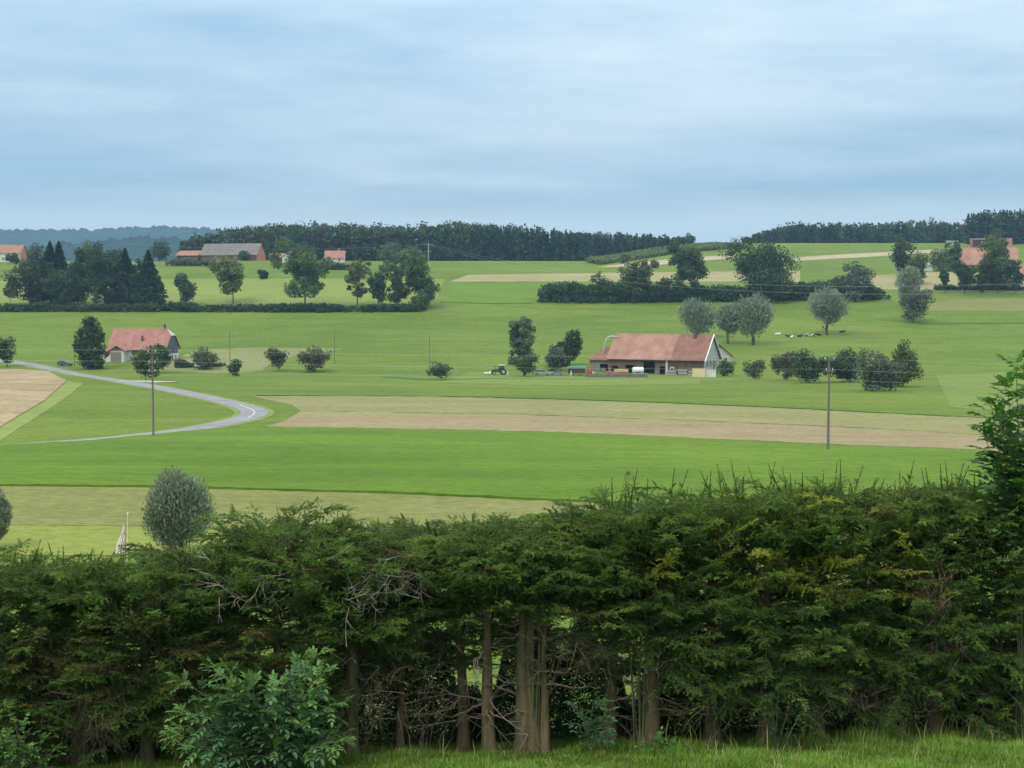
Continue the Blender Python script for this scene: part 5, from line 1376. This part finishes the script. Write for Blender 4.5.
# ------------------------------------------------------------------ grass in front
def grass():
    rng = np.random.default_rng(90); n = 170000
    x = rng.uniform(-7.6, 7.8, n); y = rng.uniform(14.3, 17.75, n)
    z = hgt(x, y)
    cl = np.sin(x * 2.1 + y * 1.7) + np.sin(x * 5.3 - y * 3.1) * .6 + np.sin(x * 11 + y * 6) * .4
    h = np.clip(.072 + .028 * cl, .03, .2) * rng.uniform(.5, 1.5, n) * np.where(y > 17.25, 1.5, 1)
    tall = rng.uniform(0, 1, n) < np.where(y > 17.0, .02, .004) * np.where(x > 2, 2.2, 1); h = np.where(tall, h * rng.uniform(1.8, 3.2, n), h) * (0.75 + 0.06 * np.clip(x, -4, 6))
    a = rng.uniform(0, 6.28, n); ben = h * rng.uniform(.15, .9, n)
    d = np.stack([np.cos(a), np.sin(a), np.zeros(n)], 1); sd = np.stack([-np.sin(a), np.cos(a), np.zeros(n)], 1) * (.0032 * rng.uniform(.7, 1.6, n))[:, None]
    b = np.stack([x, y, z - .01], 1); m = b + d * (ben * .3)[:, None] + (0, 0, 1) * (h * .6)[:, None]; t = b + d * ben[:, None] + (0, 0, 1) * h[:, None]
    V = np.stack([b - sd, b + sd, m + sd * .8, m - sd * .8, t], 1).reshape(-1, 3); o = np.arange(n)[:, None] * 5
    col = np.array((0.135, 0.255, 0.03)) * rng.uniform(.65, 1.35, (n, 1)) * (1 + .12 * cl[:, None])
    col[:, 0] *= rng.uniform(.8, 1.3, n)
    dry = (tall & (rng.uniform(0, 1, n) < .6)) | (rng.uniform(0, 1, n) < .04); col[dry] = np.array((0.40, 0.34, 0.17)) * rng.uniform(.6, 1.2, (dry.sum(), 1))
    c5 = np.repeat(col, 5, 0)
    g = Geo(); g.add(V, o + np.array([0, 1, 2, 3]), c5); g.add(V, o + np.array([3, 2, 4]), c5)
    q = g.build('grass', M['blade']); tag(q, 'uncut bright green grass along the foot of the hedge', 'grass', kind='stuff')
grass()
# ------------------------------------------------------------------ haze
hz = bpy.data.meshes.new('haze')
x0, x1, y0, y1, z0, z1 = -5200, 5200, -120, 7200, -26.0, 330.0
hz.from_pydata([(x0,y0,z0),(x1,y0,z0),(x1,y1,z0),(x0,y1,z0),(x0,y0,z1),(x1,y0,z1),(x1,y1,z1),(x0,y1,z1)], [],
               [(0,3,2,1),(4,5,6,7),(0,1,5,4),(1,2,6,5),(2,3,7,6),(3,0,4,7)])
m = bpy.data.materials.new('haze'); m.use_nodes = True; nt = m.node_tree; nt.nodes.clear()
out = nt.nodes.new('ShaderNodeOutputMaterial'); pv = nt.nodes.new('ShaderNodeVolumePrincipled')
pv.inputs['Color'].default_value = (0.44, 0.74, 1.0, 1); pv.inputs['Density'].default_value = HAZE
pv.inputs['Anisotropy'].default_value = 0.0
nt.links.new(pv.outputs[0], out.inputs['Volume'])
hz.materials.append(m)
o = link(bpy.data.objects.new('haze', hz)); tag(o, 'thin bluish haze in the valley air', 'haze', kind='stuff')

# ------------------------------------------------------------------ sky and sun
W = bpy.data.worlds.new('World'); S.world = W; W.use_nodes = True
nt = W.node_tree; nt.nodes.clear()
out = N(nt, 'ShaderNodeOutputWorld'); bg = N(nt, 'ShaderNodeBackground')
SUN_EL, SUN_AZ = R(52), R(215)        # azimuth measured from +Y towards +X
sky = N(nt, 'ShaderNodeTexSky'); sky.sky_type = 'NISHITA'; sky.sun_disc = False
sky.sun_elevation = SUN_EL; sky.sun_rotation = SUN_AZ
tc = N(nt, 'ShaderNodeTexCoord'); v = tc.outputs['Generated']
sx = N(nt, 'ShaderNodeSeparateXYZ'); nt.links.new(v, sx.inputs[0])
zz = mathn(nt, 'MAXIMUM', sx.outputs[2], 0.0)
den = mathn(nt, 'ADD', zz, 0.07)
cx_ = mathn(nt, 'DIVIDE', sx.outputs[0], den); cy_ = mathn(nt, 'DIVIDE', sx.outputs[1], den)
cb = N(nt, 'ShaderNodeCombineXYZ'); nt.links.new(cx_, cb.inputs[0]); nt.links.new(cy_, cb.inputs[1])
n1 = noise(nt, cb.outputs[0], 0.42, 5, 0.5, (0.55, 0.7, 1.0))
n2 = noise(nt, cb.outputs[0], 1.2, 6, 0.55, (0.5, 0.6, 1.0))
n3 = noise(nt, cb.outputs[0], 3.2, 7, 0.6, (0.6, 0.6, 1.0))
f = mathn(nt, 'ADD', mathn(nt, 'MULTIPLY', n1, 0.62), mathn(nt, 'MULTIPLY', n2, 0.26))
f = mathn(nt, 'ADD', f, mathn(nt, 'MULTIPLY', n3, 0.12))
f = ramp(nt, f, 0.43, 0.575)
f = mathn(nt, 'MULTIPLY', f, ramp(nt, zz, 0.11, 0.19, 0.66, 1.0))
cloud = mixc(nt, f, (4.1, 6.1, 8.0), (8.5, 9.8, 10.7))
lift = mathn(nt, 'ADD', mathn(nt, 'MULTIPLY', zz, SKYLIFT), 0.93)
lc = N(nt, 'ShaderNodeCombineColor')
for i in range(3): nt.links.new(lift, lc.inputs[i])
cloud = mixc(nt, 1.0, cloud, lc.outputs[0], 'MULTIPLY')
cloud = mixc(nt, ramp(nt, zz, 0.054, 0.078, 0.85, 0), cloud, (9.0, 10.2, 11.0))
cloud = mixc(nt, ramp(nt, zz, 0.2, 0.6, 0, 1), cloud, (19.5, 20.5, 20.5))
c = mixc(nt, 0.92, sky.outputs[0], cloud)
bg.inputs['Strength'].default_value = 0.085
nt.links.new(c, bg.inputs['Color']); nt.links.new(bg.outputs[0], out.inputs['Surface'])
sl = bpy.data.lights.new('sun', 'SUN'); sl.energy = 1.5; sl.angle = R(10); sl.color = (1.0, 0.96, 0.9)
so = link(bpy.data.objects.new('sun', sl))
so.rotation_euler = (R(90) - SUN_EL, 0, -SUN_AZ + math.pi)
so.location = (-20, -20, 60)

# ------------------------------------------------------------------ render settings
S.render.engine = 'CYCLES'
S.view_settings.view_transform = 'Standard'; S.view_settings.look = 'None'
S.view_settings.exposure = EXPO; S.view_settings.gamma = 1.0; S.view_settings.use_curve_mapping = False
cy = S.cycles
cy.use_denoising = True
cy.max_bounces = 6; cy.diffuse_bounces = 3; cy.glossy_bounces = 2; cy.transmission_bounces = 3; cy.volume_bounces = 0; cy.transparent_max_bounces = 4
cy.use_adaptive_sampling = True; cy.adaptive_threshold = 0.015
cy.caustics_reflective = False; cy.caustics_refractive = False
S.render.resolution_x, S.render.resolution_y = 1024, 768
